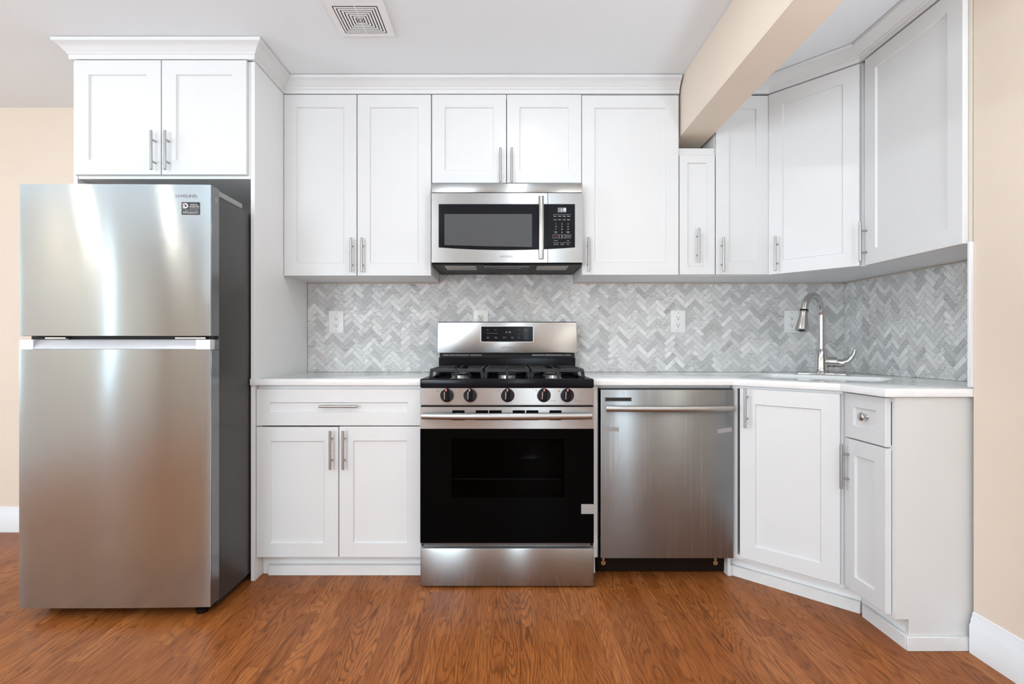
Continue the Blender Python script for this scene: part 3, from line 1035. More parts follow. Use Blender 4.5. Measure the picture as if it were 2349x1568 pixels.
# ------------------------------------------------------------------ microwave over the range
mo = (.002, -.2, 1.466)
mw = thing('microwave', 'stainless over-the-range microwave under the short wall cabinet', 'microwave', mo)
mx0, mx1, my = -.3725, .3765, -.400
s_ = 2.637 / 1218.0
def MX(px): return (px - 1162) * s_
def MZ(py): return 1.064 - (py - 791.6) * s_
MB(mo).box(mx0 + .004, mx1 - .004, -.360, -.004, 1.474, 1.866, .003).build('body', M['cover_grey'], mw)
MB(mo).box(mx0, mx1, my + .002, -.361, MZ(441.0), MZ(420.3), .0025, 2).build('vent_strip', M['steel'], mw)
zb, zt = MZ(602), MZ(442.6)
xd = MX(1256.2)
gx0, gx1, gzt = MX(1006.2), MX(1319), MZ(467.8)
def gbot(x):      # the lower edge of the black glass sags to the middle
    k = (x - gx0) / (gx1 - gx0) * 2 - 1
    return MZ(573.4) + (MZ(567.3) - MZ(573.4)) * k * k
def face_with_glass(x0, x1, ga, gb):
    """steel front with an opening for the dark glass between ga and gb"""
    mb = MB(mo)
    y0, y1 = my, -.361
    n = 16
    mb.box(x0, x1, y0, y1, gzt, zt, 0)
    if ga > x0 + .001: mb.box(x0, ga, y0, y1, zb, gzt)
    if gb < x1 - .001: mb.box(gb, x1, y0, y1, zb, gzt)
    mb.prism([(ga, zb), (gb, zb)] + [(gb + (ga - gb) * k / n, gbot(gb + (ga - gb) * k / n)) for k in range(n + 1)], y0, y1, 'y')
    bmesh.ops.remove_doubles(mb.bm, verts=list(mb.bm.verts), dist=1e-5)
    return mb
dr = face_with_glass(mx0, xd, gx0, xd).build('door', M['steel'], mw)
n = 16
def glass_poly(a, b, ins=0.0): return [(b + (a - b) * k / n, gbot(b + (a - b) * k / n) + ins) for k in range(n + 1)] + [(a, gzt - ins), (b, gzt - ins)]
MB(mo).prism(glass_poly(gx0 + .0002, xd - .0002, .0002), my + .0012, -.362, 'y').build('glass', M['charcoal'], dr, label='black glass door panel')
wx0, wx1, wzt, wzb0, wzb1 = MX(1019.5), MX(1220.5), MZ(490.5), MZ(561.5), MZ(566)
MB(mo).prism([(wx0, wzb0), ((wx0 + wx1) / 2, (wzb0 * .35 + wzb1 * .65)), (wx1, wzb1), (wx1, wzt), (wx0, wzt)], my + .0006, my + .0014, 'y').build('window', M['mwwindow'], dr, label='grey perforated window')
# bowed flat handle
hx0, hx1 = MX(1235.2), MX(1247.3)
mb = MB(mo)
zz = [MZ(594) + (MZ(451) - MZ(594)) * k / 14 for k in range(15)]
t = mb.bm
rings = []
for k, z in enumerate(zz):
    q = (k / 14 * 2 - 1)
    out = .020 + .016 * (1 - q * q)
    yy = my - out
    prof = [(hx0, yy + .012), (hx0 + .002, yy + .004), (hx0 + .008, yy), (hx1 - .008, yy), (hx1 - .002, yy + .004), (hx1, yy + .012)]
    rings.append([t.verts.new((px, py, z)) for px, py in prof])
for a, b in zip(rings, rings[1:]):
    for k in range(6):
        t.faces.new((a[k], a[(k + 1) % 6], b[(k + 1) % 6], b[k]))
t.faces.new(rings[0]); t.faces.new(rings[-1])
bmesh.ops.recalc_face_normals(t, faces=list(t.faces))
for z in (MZ(585), MZ(461)):
    mb.box(hx0 + .004, hx1 - .004, my - .016, my, z - .008, z + .008, .001)
mb.build('handle', M['bar'], dr, label='bowed satin steel handle')
MB(mo).text('SAMSUNG', MX(1162), MZ(590.4), my - .0006, .0150, width=.066).build('nameplate', M['ink'], dr, label='grey lettering reading SAMSUNG')
cp = face_with_glass(xd + .0025, mx1, xd + .0025, gx1).build('control_panel', M['steel'], mw)
MB(mo).prism(glass_poly(xd + .0028, gx1 - .0002, .0002), my + .0012, -.362, 'y').build('glass', M['charcoal'], cp, label='black glass keypad panel')
yk = my + .0010
MB(mo).box(MX(1279.6), MX(1299), my + .0008, my + .0014, MZ(486.6), MZ(475.8)).build('display', M['lcd'], cp, label='small grey clock display')
MB(mo).text(': 0', MX(1292.5), MZ(484.4), my + .0004, .0235, width=.024).build('digits', M['digit'], cp, label='glowing blue clock digit')
mb = MB(mo)
for py, items in ((496.6, ('Popcorn', 'Potato', 'Pizza', 'Reheat')), (504.5, ('Auto', 'Power', 'Cook', 'Defrost'))):
    for k, s__ in enumerate(items):
        mb.text(s__, MX(1273.5 + 10.4 * k), MZ(py), yk, .0070, width=.0145)
for py, items in ((514.6, '123'), (520.8, '456'), (527, '789')):
    for k, s__ in enumerate(items):
        mb.text(s__, MX(1275.2 + 14 * k), MZ(py), yk, .0098)
mb.text('0', MX(1289.2), MZ(534), yk, .0098)
mb.text('Power', MX(1275.2), MZ(532), yk, .0055).text('Level', MX(1275.2), MZ(534.2), yk, .0055)
mb.text('Kitchen', MX(1303.2), MZ(532), yk, .0055).text('Timer', MX(1303.2), MZ(534.2), yk, .0055)
mb.text('+30', MX(1289.2), MZ(542), yk, .0068).text('sec', MX(1289.2), MZ(544.3), yk, .0055).text('START', MX(1303.2), MZ(543), yk, .0068)
for xa in (1268.2, 1282.6, 1296.0):
    a, b, c, d = MX(xa), MX(xa + 14), MZ(545.6), MZ(538.3)
    mb.box(a, b, yk - .0002, yk + .0002, c, c + .0006).box(a, b, yk - .0002, yk + .0002, d, d + .0006).box(a, a + .0006, yk - .0002, yk + .0002, c, d).box(b - .0006, b, yk - .0002, yk + .0002, c, d)
mb.text('My Mode', MX(1275), MZ(552.4), yk, .0050).text('Clock', MX(1303.2), MZ(552.4), yk, .0050)
mb.box(MX(1268), MX(1282), yk - .0002, yk + .0002, MZ(556.4), MZ(556.1)).box(MX(1284), MX(1310), yk - .0002, yk + .0002, MZ(556.4), MZ(556.1)).box(MX(1268), MX(1310), yk - .0002, yk + .0002, MZ(491.9), MZ(491.6))
mb.text('Hi/Lo/Off', MX(1275.5), MZ(561), yk, .0060).text('On/Off', MX(1289.5), MZ(561), yk, .0060).text('Vent', MX(1303), MZ(561), yk, .0060)
mb.build('keypad_print', M['print'], cp)
MB(mo).text('STOP', MX(1275), MZ(543.5), yk, .0070).build('stop_print', M['printred'], cp)
# black underside with two grease filters
un = MB(mo).box(mx0 + .003, mx1 - .003, my + .012, -.012, 1.466, 1.4735, .002).build('underside', M['blackplastic'], mw)
def ufilter(x0, x1):
    mb = MB(mo)
    y0, y1, z = -.345, -.215, 1.4655
    k = 9
    mb.box(x0, x1, y0, y1, z - .0012, z)
    for i in range(k):
        yy = y0 + (y1 - y0) * (i + .5) / k
        mb.box(x0 + .003, x1 - .003, yy - .004, yy + .004, z - .0026, z - .0012)
    mb.build('grease_filter', M['aluminium'], mw, label='grey metal mesh filter')
ufilter(-.315, -.155); ufilter(.155, .315)
MB(mo).box(-.115, .115, -.385, -.325, 1.4615, 1.4660, .001).build('lamp_cover', M['black'], mw)
MB(mo).box(-.075, .078, -.295, -.275, 1.4630, 1.4660, .001).build('lamp_lens', M['lcd'], mw)
MB(mo).box(-.03, .02, -.060, -.052, 1.4650, 1.4661).build('label_strip', M['printdim'], mw)

# ------------------------------------------------------------------ gas range
ro = (.002, -.38, 0)
ra = thing('gas_range', 'stainless gas range with black oven door between the counters', 'stove', ro)
rx0, rx1 = -.378, .382
RY = -.712            # front of the oven door
sr = (3.037 - .712) / 1218.0
def RXp(px): return (px - 1162) * sr
def RZp(py): return 1.064 - (py - 791.6) * sr
mb = MB(ro)
mb.box(rx0 + .003, rx0 + .02, -.655, -.06, .012, .895).box(rx1 - .02, rx1 - .003, -.655, -.06, .012, .895)
mb.box(rx0 + .02, rx1 - .02, -.08, -.06, .012, .895).box(rx0 + .02, rx1 - .02, -.655, -.08, .012, .03).box(rx0 + .02, rx1 - .02, -.655, -.08, .165, .19)
mb.box(rx0 + .02, rx1 - .02, -.655, -.08, .80, .815)
mb.build('body', M['side_grey'], ra)
mb = MB(ro)
mb.box(rx0 + .06, rx0 + .075, -.655, -.12, .26, .74).box(rx1 - .075, rx1 - .06, -.655, -.12, .26, .74)
mb.box(rx0 + .06, rx1 - .06, -.135, -.12, .26, .74).box(rx0 + .06, rx1 - .06, -.655, -.12, .245, .26).box(rx0 + .06, rx1 - .06, -.655, -.12, .74, .755)
mb.build('oven_cavity', M['blackplastic'], ra)
mb = MB(ro)
zk = RZp(1113)
mb.tube([(rx0 + .08, -.60, zk), (rx1 - .08, -.60, zk)], .0028, 8).tube([(rx0 + .08, -.18, zk), (rx1 - .08, -.18, zk)], .0028, 8)
for k in range(13):
    x = rx0 + .10 + (rx1 - rx0 - .20) * k / 12
    mb.tube([(x, -.605, zk + .003), (x, -.175, zk + .003)], .0022, 6)
mb.build('oven_rack', M['nickel'], ra)
for fx_, fy_ in ((rx0 + .05, -.60), (rx1 - .05, -.60), (rx0 + .05, -.12), (rx1 - .05, -.12)):
    MB(ro).lathe([(0, 0), (.016, 0), (.016, .008), (.008, .012), (0, .012)], (fx_, fy_, 0), n=14).build('foot', M['blackplastic'], ra)
# storage drawer
MB(ro).box(rx0, rx1, RY + .002, -.657, .008, RZp(1257.5), .004, 2).build('drawer', M['steel_drawer'], ra)
MB(ro).box(rx0 + .012, rx1 - .012, -.69, -.657, .176, .192).build('drawer_lip', M['door_side'], ra)
# oven door
od = MB(ro).box(rx0, rx1, -.690, -.660, .1985, RZp(932), .002).build('oven_door', M['black'], ra)
dz0, dz1 = RZp(1245), RZp(983.3)
wx0, wx1, wz0, wz1 = RXp(1036), RXp(1295), RZp(1140), RZp(1006)
mb = MB(ro)
for a, b, c, d in ((rx0, wx0, dz0, dz1), (wx1, rx1, dz0, dz1), (wx0, wx1, dz0, wz0), (wx0, wx1, wz1, dz1)):
    mb.box(a, b, RY, -.6905, c, d)
mb.build('door_glass', M['blackglass'], od, label='black glass front')
# cut the window through the door leaf
od_mesh = od.data
bm_ = bmesh.new()
tmp = MB(ro)
for a, b, c, d in ((rx0, wx0, .1985, RZp(932)), (wx1, rx1, .1985, RZp(932)), (wx0, wx1, .1985, wz0), (wx0, wx1, wz1, RZp(932))):
    tmp.box(a, b, -.690, -.660, c, d)
bmesh.ops.translate(tmp.bm, vec=-Vector(ro), verts=list(tmp.bm.verts))
tmp.bm.to_mesh(od_mesh); tmp.bm.free(); bm_.free()
MB(ro).box(wx0, wx1, RY, RY + .004, wz0, wz1).build('window', M['ovenglass'], od, label='dark tinted window showing the oven rack')
# steel band with vent slots
mb = MB(ro)
bz0, bz1 = RZp(982.8), RZp(933)
sz0, sz1 = RZp(963.5), RZp(940.5)
slots = [(450, 580), (697, 828), (840, 972), (1088, 1218), (1232, 1360), (1478, 1605)]
slots = [(RXp(940 + a / 4.611), RXp(940 + b / 4.611)) for a, b in slots]
mb.box(rx0, rx1, RY, -.6905, bz0, sz0).box(rx0, rx1, RY, -.6905, sz1, bz1)
xx = [rx0] + [v for s2 in slots for v in s2] + [rx1]
for i in range(0, len(xx), 2):
    mb.box(xx[i], xx[i + 1], RY, -.6905, sz0, sz1)
bmesh.ops.remove_doubles(mb.bm, verts=list(mb.bm.verts), dist=1e-5)
mb.build('door_band', M['steel_range'], od, label='stainless band with six vent slots')
mb = MB(ro)
pts = []
for k in range(25):
    q = k / 24 * 2 - 1
    pts.append((RXp(970) + (RXp(1354.7) - RXp(970)) * k / 24, RY - .030 - .022 * (1 - q * q), RZp(951.5)))
mb.tube(pts, .0145, 18, (1, .75))
for x in (RXp(985), RXp(1340)):
    mb.tube([(x, RY - .030, RZp(951.5)), (x, RY + .001, RZp(951.5))], .010, 14)
mb.build('handle', M['bar'], od, label='long bowed satin steel handle')
mb = MB(ro)
mb.box(RXp(1333.3), rx1 - .0004, RY - .0005, RY, RZp(1178), RZp(1155.6))
for k in range(9):
    z = RZp(1177 - 2.5 * k)
    mb.box(RXp(1333.6), rx1 - .0006, RY - .0009, RY - .0005, z, z + .0022)
mb.build('tape', M['tape'], od, label='strip of grey tape')
# control panel with five knobs
cz0, cz1 = RZp(929.3), RZp(889)
pn = MB(ro).box(rx0, rx1, RY + .002, -.64, cz0, cz1, .0018).build('control_panel', M['steel_range'], ra)
MB(ro).box(rx0 + .006, rx1 - .006, -.70, -.66, RZp(932.5), RZp(929.3)).build('gap_strip', M['dark'], ra)
ky = RY + .002
def make_knob(px, tilt, first=[None]):
    kx, kz = RXp(px), RZp(906)
    kk = MB()
    kk.lathe([(.0305, 0), (.0305, .003), (.029, .006), (.0285, .017), (.0265, .019), (0, .019)], (0, 0, 0), (0, -1, 0), 32)
    k_ = kk.build('knob', M['knobblue'], ra)
    k_.location = Vector((kx, ky, kz)) - Vector(ro)
    k_.rotation_euler = (0, tilt, 0)
    g_ = MB()
    g_.prism(rrect(-.0115, .0115, -.028, .0305, .0105, 5), -.031, -.0185, 'y', .002, 1)
    g_.build('grip', M['black'], k_)
    MB().box(-.0105, -.0060, -.0322, -.0309, -.016, .018, .0005).build('bright_edge', M['chrome'], k_)
    MB().prism(rrect(-.0050, .0012, .0195, .0295, .0022, 3), -.0320, -.0309, 'y').build('pointer', M['salmon'], k_)
for px, tl in ((1025.7, 0), (1078.8, .02), (1164.5, .03), (1247.5, .06), (1300.9, .05)):
    make_knob(px, tl)
yq = ky - .0003
for px, ox, oz in ((1006.5, -1, 1), (1059.5, -1, 0), (1144.5, 0, .5), (1227.0, 1, 0), (1279.5, 1, 1)):
    x, z = RXp(px), RZp(894.3)
    mb = MB(ro)
    a, b, c, d = x - .0085, x + .0085, z - .0078, z + .0033
    mb.box(a, b, yq - .0001, yq + .0003, c, c + .0005).box(a, b, yq - .0001, yq + .0003, d - .0005, d).box(a, a + .0005, yq - .0001, yq + .0003, c, d).box(b - .0005, b, yq - .0001, yq + .0003, c, d)
    mb.build('burner_symbol', M['ink'], pn)
    MB(ro).lathe([(0, 0), (.0024, 0), (.0024, .0006), (0, .0006)], (x + ox * .0055, yq + .0003, z - oz * .0045), (0, -1, 0), 10).build('burner_mark', M['printred'] if ox else M['ink'], pn)
MB(ro).text('Simmer burner', RXp(1268), RZp(918.6), yq, .0048).text('Use for low flame', RXp(1269), RZp(921), yq, .0035).build('cooking_note', M['ink'], pn)
MB(ro).text('Power burner', RXp(1326), RZp(918.6), yq, .0055).text('Use with 9 inch or larger cookware', RXp(1330), RZp(921), yq, .0040).build('cooking_note', M['ink'], pn)
# cooktop: black enamel tray
ck = MB(ro)
ck.box(rx0 - .0005, rx1 + .0005, -.716, -.69, cz1 + .0005, .9175, .006, 3)
ck.box(rx0 + .001, rx0 + .035, -.69, -.062, .893, .917, .004, 2).box(rx1 - .035, rx1 - .001, -.69, -.062, .893, .917, .004, 2)
ck.box(rx0 + .035, rx1 - .035, -.69, -.062, .893, .904)
ck.build('cooktop', M['black'], ra)
# burners: centre oval, two round pairs
def burner(x, y, r):
    z0 = .904
    b_ = MB(ro).lathe([(r * 1.05, 0), (r * 1.05, .004), (r * .9, .006), (r * .9, .018), (r * .8, .019), (0, .019)], (x, y, z0), n=28).build('burner', M['burner'], ra)
    mb = MB(ro).lathe([(r, .0192), (r * 1.02, .0225), (r * .9, .027), (0, .0285)], (x, y, z0), n=28)
    mb.build('burner_cap', M['blackmatte'], b_)
for x, y, r in ((-.222, -.50, .044), (-.222, -.22, .034), (.226, -.50, .038), (.226, -.22, .036)):
    burner(x, y, r)
b_ = MB(ro)
b_.prism([(p[0], p[1]) for p in rrect(-.040, .044, -.475, -.26, .040, 6)], .904, .919, 'z').build('burner', M['burner'], ra)
MB(ro).prism([(p[0], p[1]) for p in rrect(-.044, .048, -.48, -.255, .044, 6)], .9192, .926, 'z', .002).build('burner_cap', M['blackmatte'], ra)
# grates
def grate(x0, x1, mid):
    mb = MB(ro)
    zt_, h, wv = .957, .014, .011
    y0, y1 = -.635, -.105
    # side rails on splayed legs
    for x, sx in ((x0, 1), (x1, -1)):
        mb.prism([(x + sx * .004, zt_), (x + sx * .016, zt_), (x + sx * .016, zt_ - h), (x, zt_ - h)], y0 + .03, y1, 'y', .001)
        for y in (y0 + .03, (y0 + y1) / 2, y1 - .012):
            mb.prism([(x - sx * .006, .905), (x + sx * .008, .905), (x + sx * .015, zt_ - h), (x + sx * .001, zt_ - h)], y, y + .013, 'y')
    # front and back rails
    mb.prism([(y0 + .02, zt_ - .002), (y0 + .034, zt_), (y0 + .034, zt_ - h), (y0 + .016, zt_ - h)], x0 + .004, x1 - .004, 'x', .001)
    mb.box(x0 + .004, x1 - .004, y1 - .012, y1, zt_ - h, zt_, .001)
    # cross bars
    span = x1 - x0
    ys = [y0 + .265 + i * .05 for i in range(5)]
    for y in ys:
        if mid:
            mb.box(x0 + .012, x1 - .012, y - wv / 2, y + wv / 2, zt_ - h, zt_, .0015)
        else:
            mb.box(x0 + .012, x0 + span * .36, y - wv / 2, y + wv / 2, zt_ - h, zt_, .0015)
            mb.box(x1 - span * .36, x1 - .012, y - wv / 2, y + wv / 2, zt_ - h, zt_, .0015)
    for y in (y0 + .11, y0 + .19):
        k = .30
        mb.box(x0 + .012, x0 + span * k, y - wv / 2, y + wv / 2, zt_ - h, zt_, .0015)
        mb.box(x1 - span * k, x1 - .012, y - wv / 2, y + wv / 2, zt_ - h, zt_, .0015)
    # fore-and-aft finger down the middle, bending to a front foot
    xm = (x0 + x1) / 2
    mb.prism([(y0 - .004, .905), (y0 + .010, .905), (y0 + .028, zt_ - .014), (y0 + .085, zt_ - .010), (y0 + .085, zt_ + .001), (y0 + .022, zt_ + .001), (y0 + .014, zt_ - .004)], xm - wv / 2, xm + wv / 2, 'x', .001)
    mb.box(xm - wv / 2, xm + wv / 2, y0 + .235, y1 - .012, zt_ - h, zt_, .0015)
    mb.build('grate', M['blackmatte'], ra)
grate(-.352, -.106, False); grate(-.102, .108, True); grate(.112, .356, False)
# backguard
BY = -.140
sb = (3.037 - .140) / 1218.0
def BX(px): return (px - 1162) * sb
def BZ(py): return 1.064 - (py - 791.6) * sb
bg_ = MB(ro)
bz0, bz1 = BZ(809), BZ(739)
bg_.prism([(BX(1002.2), bz0 + .006), (BX(1005.5), bz0), (BX(1321), bz0), (BX(1324.4), bz0 + .006), (BX(1322.2), bz1), (BX(1004.2), bz1)], BY, -.075, 'y', .002, 2)
bk_ = bg_.build('backguard', M['steel_range'], ra)
MB(ro).box(BX(1004.2), BX(1322.2), BY + .004, -.070, bz1, bz1 + .0035).build('top_edge', M['blackplastic'], bk_)
MB(ro).box(BX(1006), BX(1320.5), BY + .012, -.063, .905, BZ(820), .002).build('riser', M['black'], ra)
mb = MB(ro).box(BX(1007), BX(1319.5), BY + .03, -.064, BZ(820), bz0)
mb.build('riser_recess', M['dark'], ra)
for a, b in ((345, 405), (410, 480), (485, 625), (635, 760), (1295, 1425), (1432, 1555), (1560, 1620), (1628, 1650), (1655, 1710)):
    MB(ro).box(BX(940 + a / 4.611), BX(940 + b / 4.611), BY + .026, BY + .03, BZ(660 + 718 / 4.611), BZ(660 + 703 / 4.611)).build('vent_louvre', M['lcd'], ra)
MB(ro).prism(rrect(BX(1102.4), BX(1224.2), BZ(784.6), BZ(747.2), .004), BY - .001, BY + .001, 'y').build('display_bezel', M['handle_strip'], bk_, label='bright rim of the clock panel')
MB(ro).prism(rrect(BX(1104), BX(1222.6), BZ(783.2), BZ(748.6), .003), BY - .0016, BY, 'y').build('display', M['charcoal'], bk_, label='black clock and oven control panel')
mb = MB(ro)
yk = BY - .0018
def bx2(z): return BX(940 + z / 4.611)
def bz2(z): return BZ(660 + z / 4.611)
mb.text('Bake', bx2(825), bz2(447), yk, .0062).text('Broil', bx2(906), bz2(447), yk, .0062)
mb.text('Keep', bx2(827), bz2(524), yk, .0062).text('Warm', bx2(827), bz2(535), yk, .0062)
mb.text('Timer', bx2(909), bz2(524), yk, .0062).text('On/Off', bx2(912), bz2(535), yk, .0062)
mb.text('Cooking', bx2(1002), bz2(524), yk, .0062).text('Time', bx2(996), bz2(535), yk, .0062)
mb.text('Delay', bx2(1085), bz2(524), yk, .0062).text('Start', bx2(1085), bz2(535), yk, .0062)
mb.text('Clock', bx2(1156), bz2(528), yk, .0062)
mb.box(bx2(808), bx2(932), yk, yk + .0003, bz2(482), bz2(480))
for zc_, sg in ((443, 1), (489, -1)):
    ma = MB(ro)
    for s2 in (-1, 1):
        ma.tube([(bx2(1156), yk, bz2(zc_ - 5 * sg)), (bx2(1156 + s2 * 11), yk, bz2(zc_ + 5 * sg))], .0004, 4)
    ma.build('arrow_mark', M['printdim'], bk_)
for za, zb_ in ((430, 460), (472, 502), (512, 540)):
    a, b, c, d = bx2(1206), bx2(1253), bz2(zb_), bz2(za)
    MB(ro).box(a, b, yk, yk + .0003, c, c + .0007).box(a, b, yk, yk + .0003, d - .0007, d).box(a, a + .0007, yk, yk + .0003, c, d).box(b - .0007, b, yk, yk + .0003, c, d).build('button_outline', M['printdim'], bk_)
mb.text('START', bx2(1229), bz2(446), yk, .0052).text('SET', bx2(1229), bz2(456), yk, .0052)
mb.lathe([(.0022, 0), (.0026, 0), (.0026, .0003), (.0022, .0003)], (bx2(1229), yk + .0003, bz2(527)), (0, -1, 0), 14)
mb.build('display_print', M['printdim'], bk_)
MB(ro).text('OFF', bx2(1229), bz2(491), yk, .0058).build('off_print', M['printred'], bk_)
MB(ro).text('2 : 10', bx2(1040), bz2(476), yk, .0125).build('clock_digits', M['print'], bk_)
MB(ro).text('SAMSUNG', bx2(1035), bz2(639), BY - .0008, .0140, width=.067).build('nameplate', M['ink'], bk_, label='grey lettering reading SAMSUNG')

# ------------------------------------------------------------------ dishwasher
do = (.72, -.35, 0)
dw = thing('dishwasher', 'stainless dishwasher with water streaks right of the range', 'dishwasher', do)
DY = -.646
sd = (3.037 - .646) / 1218.0
def DX(px): return (px - 1162) * sd
def DZ(py): return 1.064 - (py - 791.6) * sd
MB(do).box(.421, 1.008, -.585, -.05, .105, .862, .003).build('tub', M['blackplastic'], dw)
MB(do).box(.4165, .4205, -.618, -.58, .10, .862).box(.4205, 1.02, -.61, -.585, .857, .866).build('door_seal', M['dark'], dw)
ddo = MB(do).box(DX(1378.3), DX(1683), DY, -.612, DZ(1280), DZ(893.5), .0025, 2).build('door', M['steel_dw'], dw)
MB(do).box(DX(1376.5), DX(1683), DY + .006, -.590, DZ(893.4), DZ(890.5), .001).build('top_edge', M['side_grey'], ddo)
mb = MB(do)
pts = []
for k in range(21):
    q = k / 20 * 2 - 1
    pts.append((DX(1388.3) + (DX(1678.5) - DX(1388.3)) * k / 20, DY - .026 - .020 * (1 - q * q), DZ(934.8)))
mb.tube(pts, .0138, 18, (1, .7))
for x in (DX(1400), DX(1667)):
    mb.tube([(x, DY - .026, DZ(934.8)), (x, DY + .001, DZ(934.8))], .0095, 14)
mb.build('handle', M['bar'], ddo, label='bowed satin steel handle')
mb = MB(do)
a, b, c, d = DX(1388), DX(1448.6), DZ(919.8), DZ(911.2)
mb.box(a, b, DY - .0012, DY, c, c + .004).box(a, b, DY - .0012, DY, d - .003, d).box(a, a + .006, DY - .0012, DY, c, d).box(b - .006, b, DY - .0012, DY, c, d)
vb = mb.build('vent_badge', M['side_grey'], ddo, label='dark grey vent slot')
MB(do).box(a + .006, b - .006, DY - .0004, DY, c + .004, d - .003).build('vent_slot', M['dark'], vb)
def dwtape(px0, px1, py, tilt):
    mb = MB()
    w_ = (DX(px1) - DX(px0))
    mb.box(-w_ / 2, w_ / 2, -.0006, 0, -.0095, .0095)
    o = mb.build('tape', M['tape'], ddo, label='strip of clear tape')
    o.location = Vector((DX((px0 + px1) / 2), DY - .0002, DZ(py))) - Vector(do)
    o.rotation_euler = (0, tilt, 0)
dwtape(1380, 1420, 984, .02); dwtape(1646, 1679, 986.5, -.14)
kk = MB(do).box(.421, 1.020, -.548, -.53, .006, DZ(1280) + .02, .001).build('kick_plate', M['darkbrown'], dw)
for px in (1384, 1641):
    x = (px - 1162) * (2.489 / 1218)
    MB(do).lathe([(0, 0), (.007, 0), (.006, .002), (0, .003)], (x, -.548, .062), (0, -1, 0), 12).lathe([(.011, 0), (.011, .0012), (0, .0012)], (x, -.548, .045), (0, -1, 0), 14).build('screw', M['brass'], kk)
for fx_, fy_ in ((.45, -.50), (.98, -.50), (.45, -.1), (.98, -.1)):
    MB(do).lathe([(0, 0), (.015, 0), (.015, .006), (.006, .01), (.006, .106), (0, .106)], (fx_, fy_, 0), n=12).build('foot', M['blackplastic'], dw)

# ------------------------------------------------------------------ outlets on the tiles
def outlet(x, zc_, label, gfci=False, wd=.084, ht=.126):
    y = -.0089
    oo = (x, y, zc_ - ht / 2)
    t = thing('wall_outlet', label, 'outlet', oo)
    p = MB(oo).prism(rrect(x - wd / 2, x + wd / 2, zc_ - ht / 2, zc_ + ht / 2, .003, 3), y - .005, y, 'y', .0015, 2).build('plate', M['plastic'], t)
    mt = M['almond'] if gfci else M['plastic']
    MB(oo).prism(rrect(x - .0175, x + .0175, zc_ - .0345, zc_ + .0345, .003, 3), y - .0066, y - .0045, 'y', .0006).build('receptacle', mt, t)
    mb = MB(oo)
    yy = y - .0069
    for dz in (-.0205, .0205):
        mb.box(x - .0085, x - .0062, yy, yy + .0006, zc_ + dz - .001, zc_ + dz + .0075)
        mb.box(x + .0055, x + .0078, yy, yy + .0006, zc_ + dz - .0002, zc_ + dz + .0068)
        mb.lathe([(0, 0), (.003, 0), (.003, .0005), (0, .0005)], (x, yy + .0006, zc_ + dz - .0075), (0, -1, 0), 10)
    if gfci:
        mb.box(x - .010, x + .010, yy + .0002, yy + .0008, zc_ - .0045, zc_ - .0038).box(x - .010, x + .010, yy + .0002, yy + .0008, zc_ + .0038, zc_ + .0045)
    mb.build('slots', M['dark'], t)
    mb = MB(oo)
    for dz in (-.049, .049):
        mb.lathe([(.003, 0), (.0025, .0008), (0, .0008)], (x, y - .005, zc_ + dz), (0, -1, 0), 10)
    mb.build('screws', M['nickel'], t)
    if gfci:
        MB(oo).box(x + .0115, x + .0140, y - .0072, y - .0064, zc_ + .026, zc_ + .0285).build('indicator', emit('green_indicator', (.5, .9, .25), 1.2), t, label='tiny green light')
outlet(-.970, 1.197, 'white outlet left of the range, above the short countertop')
outlet(-.147, 1.202, 'ivory outlet in white plate half hidden behind the range', True)
outlet(.977, 1.199, 'white outlet right of the range, above the dishwasher')
outlet(1.625, 1.198, 'white outlet partly behind the faucet')

# ------------------------------------------------------------------ ceiling exhaust grille
vo = (-.600, -.835, CEIL - .012)
cv = thing('exhaust_fan_grille', 'square white exhaust grille with concentric slots on the ceiling', 'vent', vo)
a0, a1, b0, b1 = -.7215, -.4865, -.985, -.7155
mb = MB(vo)
ix0, ix1, iy0, iy1 = -.6965, -.5155, -.925, -.741
z0, z1 = CEIL - .010, CEIL - .001
mb.prism([(a0, b0), (a1, b0), (a1, iy0), (a0, iy0)], z0, z1).prism([(a0, iy1), (a1, iy1), (a1, b1), (a0, b1)], z0, z1)
mb.box(a0, ix0, iy0, iy1, z0, z1).box(ix1, a1, iy0, iy1, z0, z1)
bmesh.ops.remove_doubles(mb.bm, verts=list(mb.bm.verts), dist=1e-5)
mb.build('frame', M['plastic'], cv)
mb = MB(vo)
cxv, cyv = (ix0 + ix1) / 2, (iy0 + iy1) / 2
half = (ix1 - ix0) / 2
pitch = half / 7.4
for k in range(7):
    o_ = half - pitch * k - .0042
    i_ = o_ - pitch + .0046
    zt_, zb_ = CEIL - .0098, CEIL - .011
    for sx in (-1, 1):
        x_a, x_b = sorted((cxv + sx * o_, cxv + sx * i_))
        mb.box(x_a, x_b, cyv - o_, cyv + o_, zb_, zt_, .0003)
        y_a, y_b = sorted((cyv + sx * o_, cyv + sx * i_))
        mb.box(cxv - i_, cxv + i_, y_a, y_b, zb_, zt_, .0003)
mb.box(cxv - .010, cxv + .010, cyv - .010, cyv + .010, zb_, zt_, .0004)
mb.box(cxv - .0015, cxv + .0015, iy0, iy1, CEIL - .0106, CEIL - .0098)
mb.build('grille', M['plastic'], cv)
MB(vo).box(ix0 - .002, ix1 + .002, iy0 - .002, iy1 + .002, CEIL - .0095, CEIL - .0085).build('backing', M['dark'], cv)

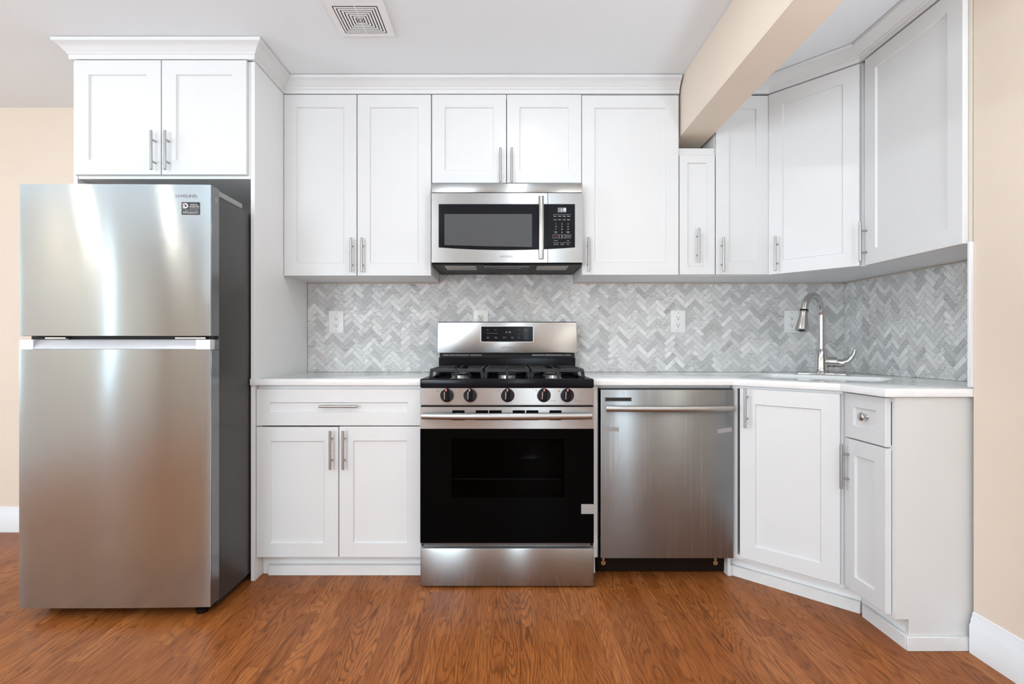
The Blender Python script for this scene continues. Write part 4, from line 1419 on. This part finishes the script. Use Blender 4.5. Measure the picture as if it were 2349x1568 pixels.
# ------------------------------------------------------------------ ceiling lamps of the room (just outside the picture, and behind the camera)
def downlight(x, y, power, label, col=(.88, .95, 1.0), r=.055):
    lo = (x, y, CEIL - .006)
    t = thing('recessed_light', label, 'ceiling light', lo, group='recessed ceiling lights')
    MB(lo).lathe([(r + .008, -.0005), (r + .03, -.0005), (r + .03, -.004), (r + .012, -.006), (r + .008, -.004)], (x, y, CEIL), n=36).build('trim_ring', M['trim'], t)
    MB(lo).lathe([(r + .008, -.001), (r + .008, -.003), (0, -.003)], (x, y, CEIL), n=36).build('lens', M['lampglass'], t)
    a = area('lamp_light', (0, 0, -.004), (0, 0, 0), r * 2, r * 2, power, col, 'DISK')
    a.parent = t
downlight(.12, -1.22, 4.5, 'recessed ceiling light in front of the range')
downlight(-2.05, -1.32, .7, 'recessed ceiling light in front of the refrigerator')
downlight(-.85, -3.3, 8, 'recessed ceiling light behind the camera, middle')
WARM = (1.0, .86, .72)
downlight(-4.0, -4.15, 7, 'recessed ceiling light behind the camera, by the left wall', WARM)
downlight(-3.3, -4.5, 5, 'recessed ceiling light behind the camera, left', WARM)
downlight(.45, -4.6, 5, 'recessed ceiling light behind the camera, right')

# added uplighters behind the camera stand in for flash bounced off the ceiling
def uplighter(x, y, power, label, h=1.18):
    t = thing('fill_lamp', label, 'lamp', (x, y, 0), group='added fill uplighters')
    o_ = (x, y, 0)
    MB(o_).lathe([(0, 0), (.14, 0), (.14, .012), (.03, .022), (.012, .03), (0, .03)], o_).build('base', M['nickel'], t)
    MB(o_).tube([(x, y, .028), (x, y, h - .15)], .011, 14).build('pole', M['nickel'], t)
    MB(o_).lathe([(.02, h - .155), (.09, h - .13), (.17, h - .06), (.20, h), (.194, h), (.16, h - .055), (.085, h - .12), (0, h - .125)], o_, n=36).build('lamp_shade', M['plastic'], t)
    MB(o_).lathe([(0, h - .11), (.03, h - .105), (.035, h - .08), (.02, h - .05), (0, h - .045)], o_, n=20).build('bulb', M['lampglass'], t)
    a = area('lamp_light', (0, 0, h - .005), (PI, 0, 0), .34, .34, power, (.77, .90, 1.0), 'DISK')
    a.parent = t
uplighter(.20, -3.45, 21, 'added nickel fill uplighter behind the camera, middle')
uplighter(1.33, -2.9, 35, 'added nickel fill uplighter behind the camera, by the right wall')
uplighter(-2.3, -3.5, 17, 'added nickel fill uplighter behind the camera, left')

# added unseen globe left of the camera, fills the side tiles and base cabinets
gx_, gy_ = -1.22, -2.82
t = thing('fill_lamp', 'added white fill globe standing left of the camera', 'lamp', (gx_, gy_, 0))
MB((gx_, gy_, 0)).lathe([(0, 0), (.13, 0), (.13, .012), (.03, .022), (.012, .03), (0, .03)], (gx_, gy_, 0)).build('base', M['nickel'], t)
MB((gx_, gy_, 0)).tube([(gx_, gy_, .028), (gx_, gy_, 1.19)], .011, 14).build('pole', M['nickel'], t)
MB((gx_, gy_, 0)).lathe([(.0, -.13)] + [(.13 * math.cos(-PI / 2 + PI * k / 16), .13 * math.sin(-PI / 2 + PI * k / 16)) for k in range(1, 16)] + [(0, .13)], (gx_, gy_, 1.32), n=32).build('fill_globe', emit('fill_globe_glow', (.80, .915, 1.0), 33.0), t)
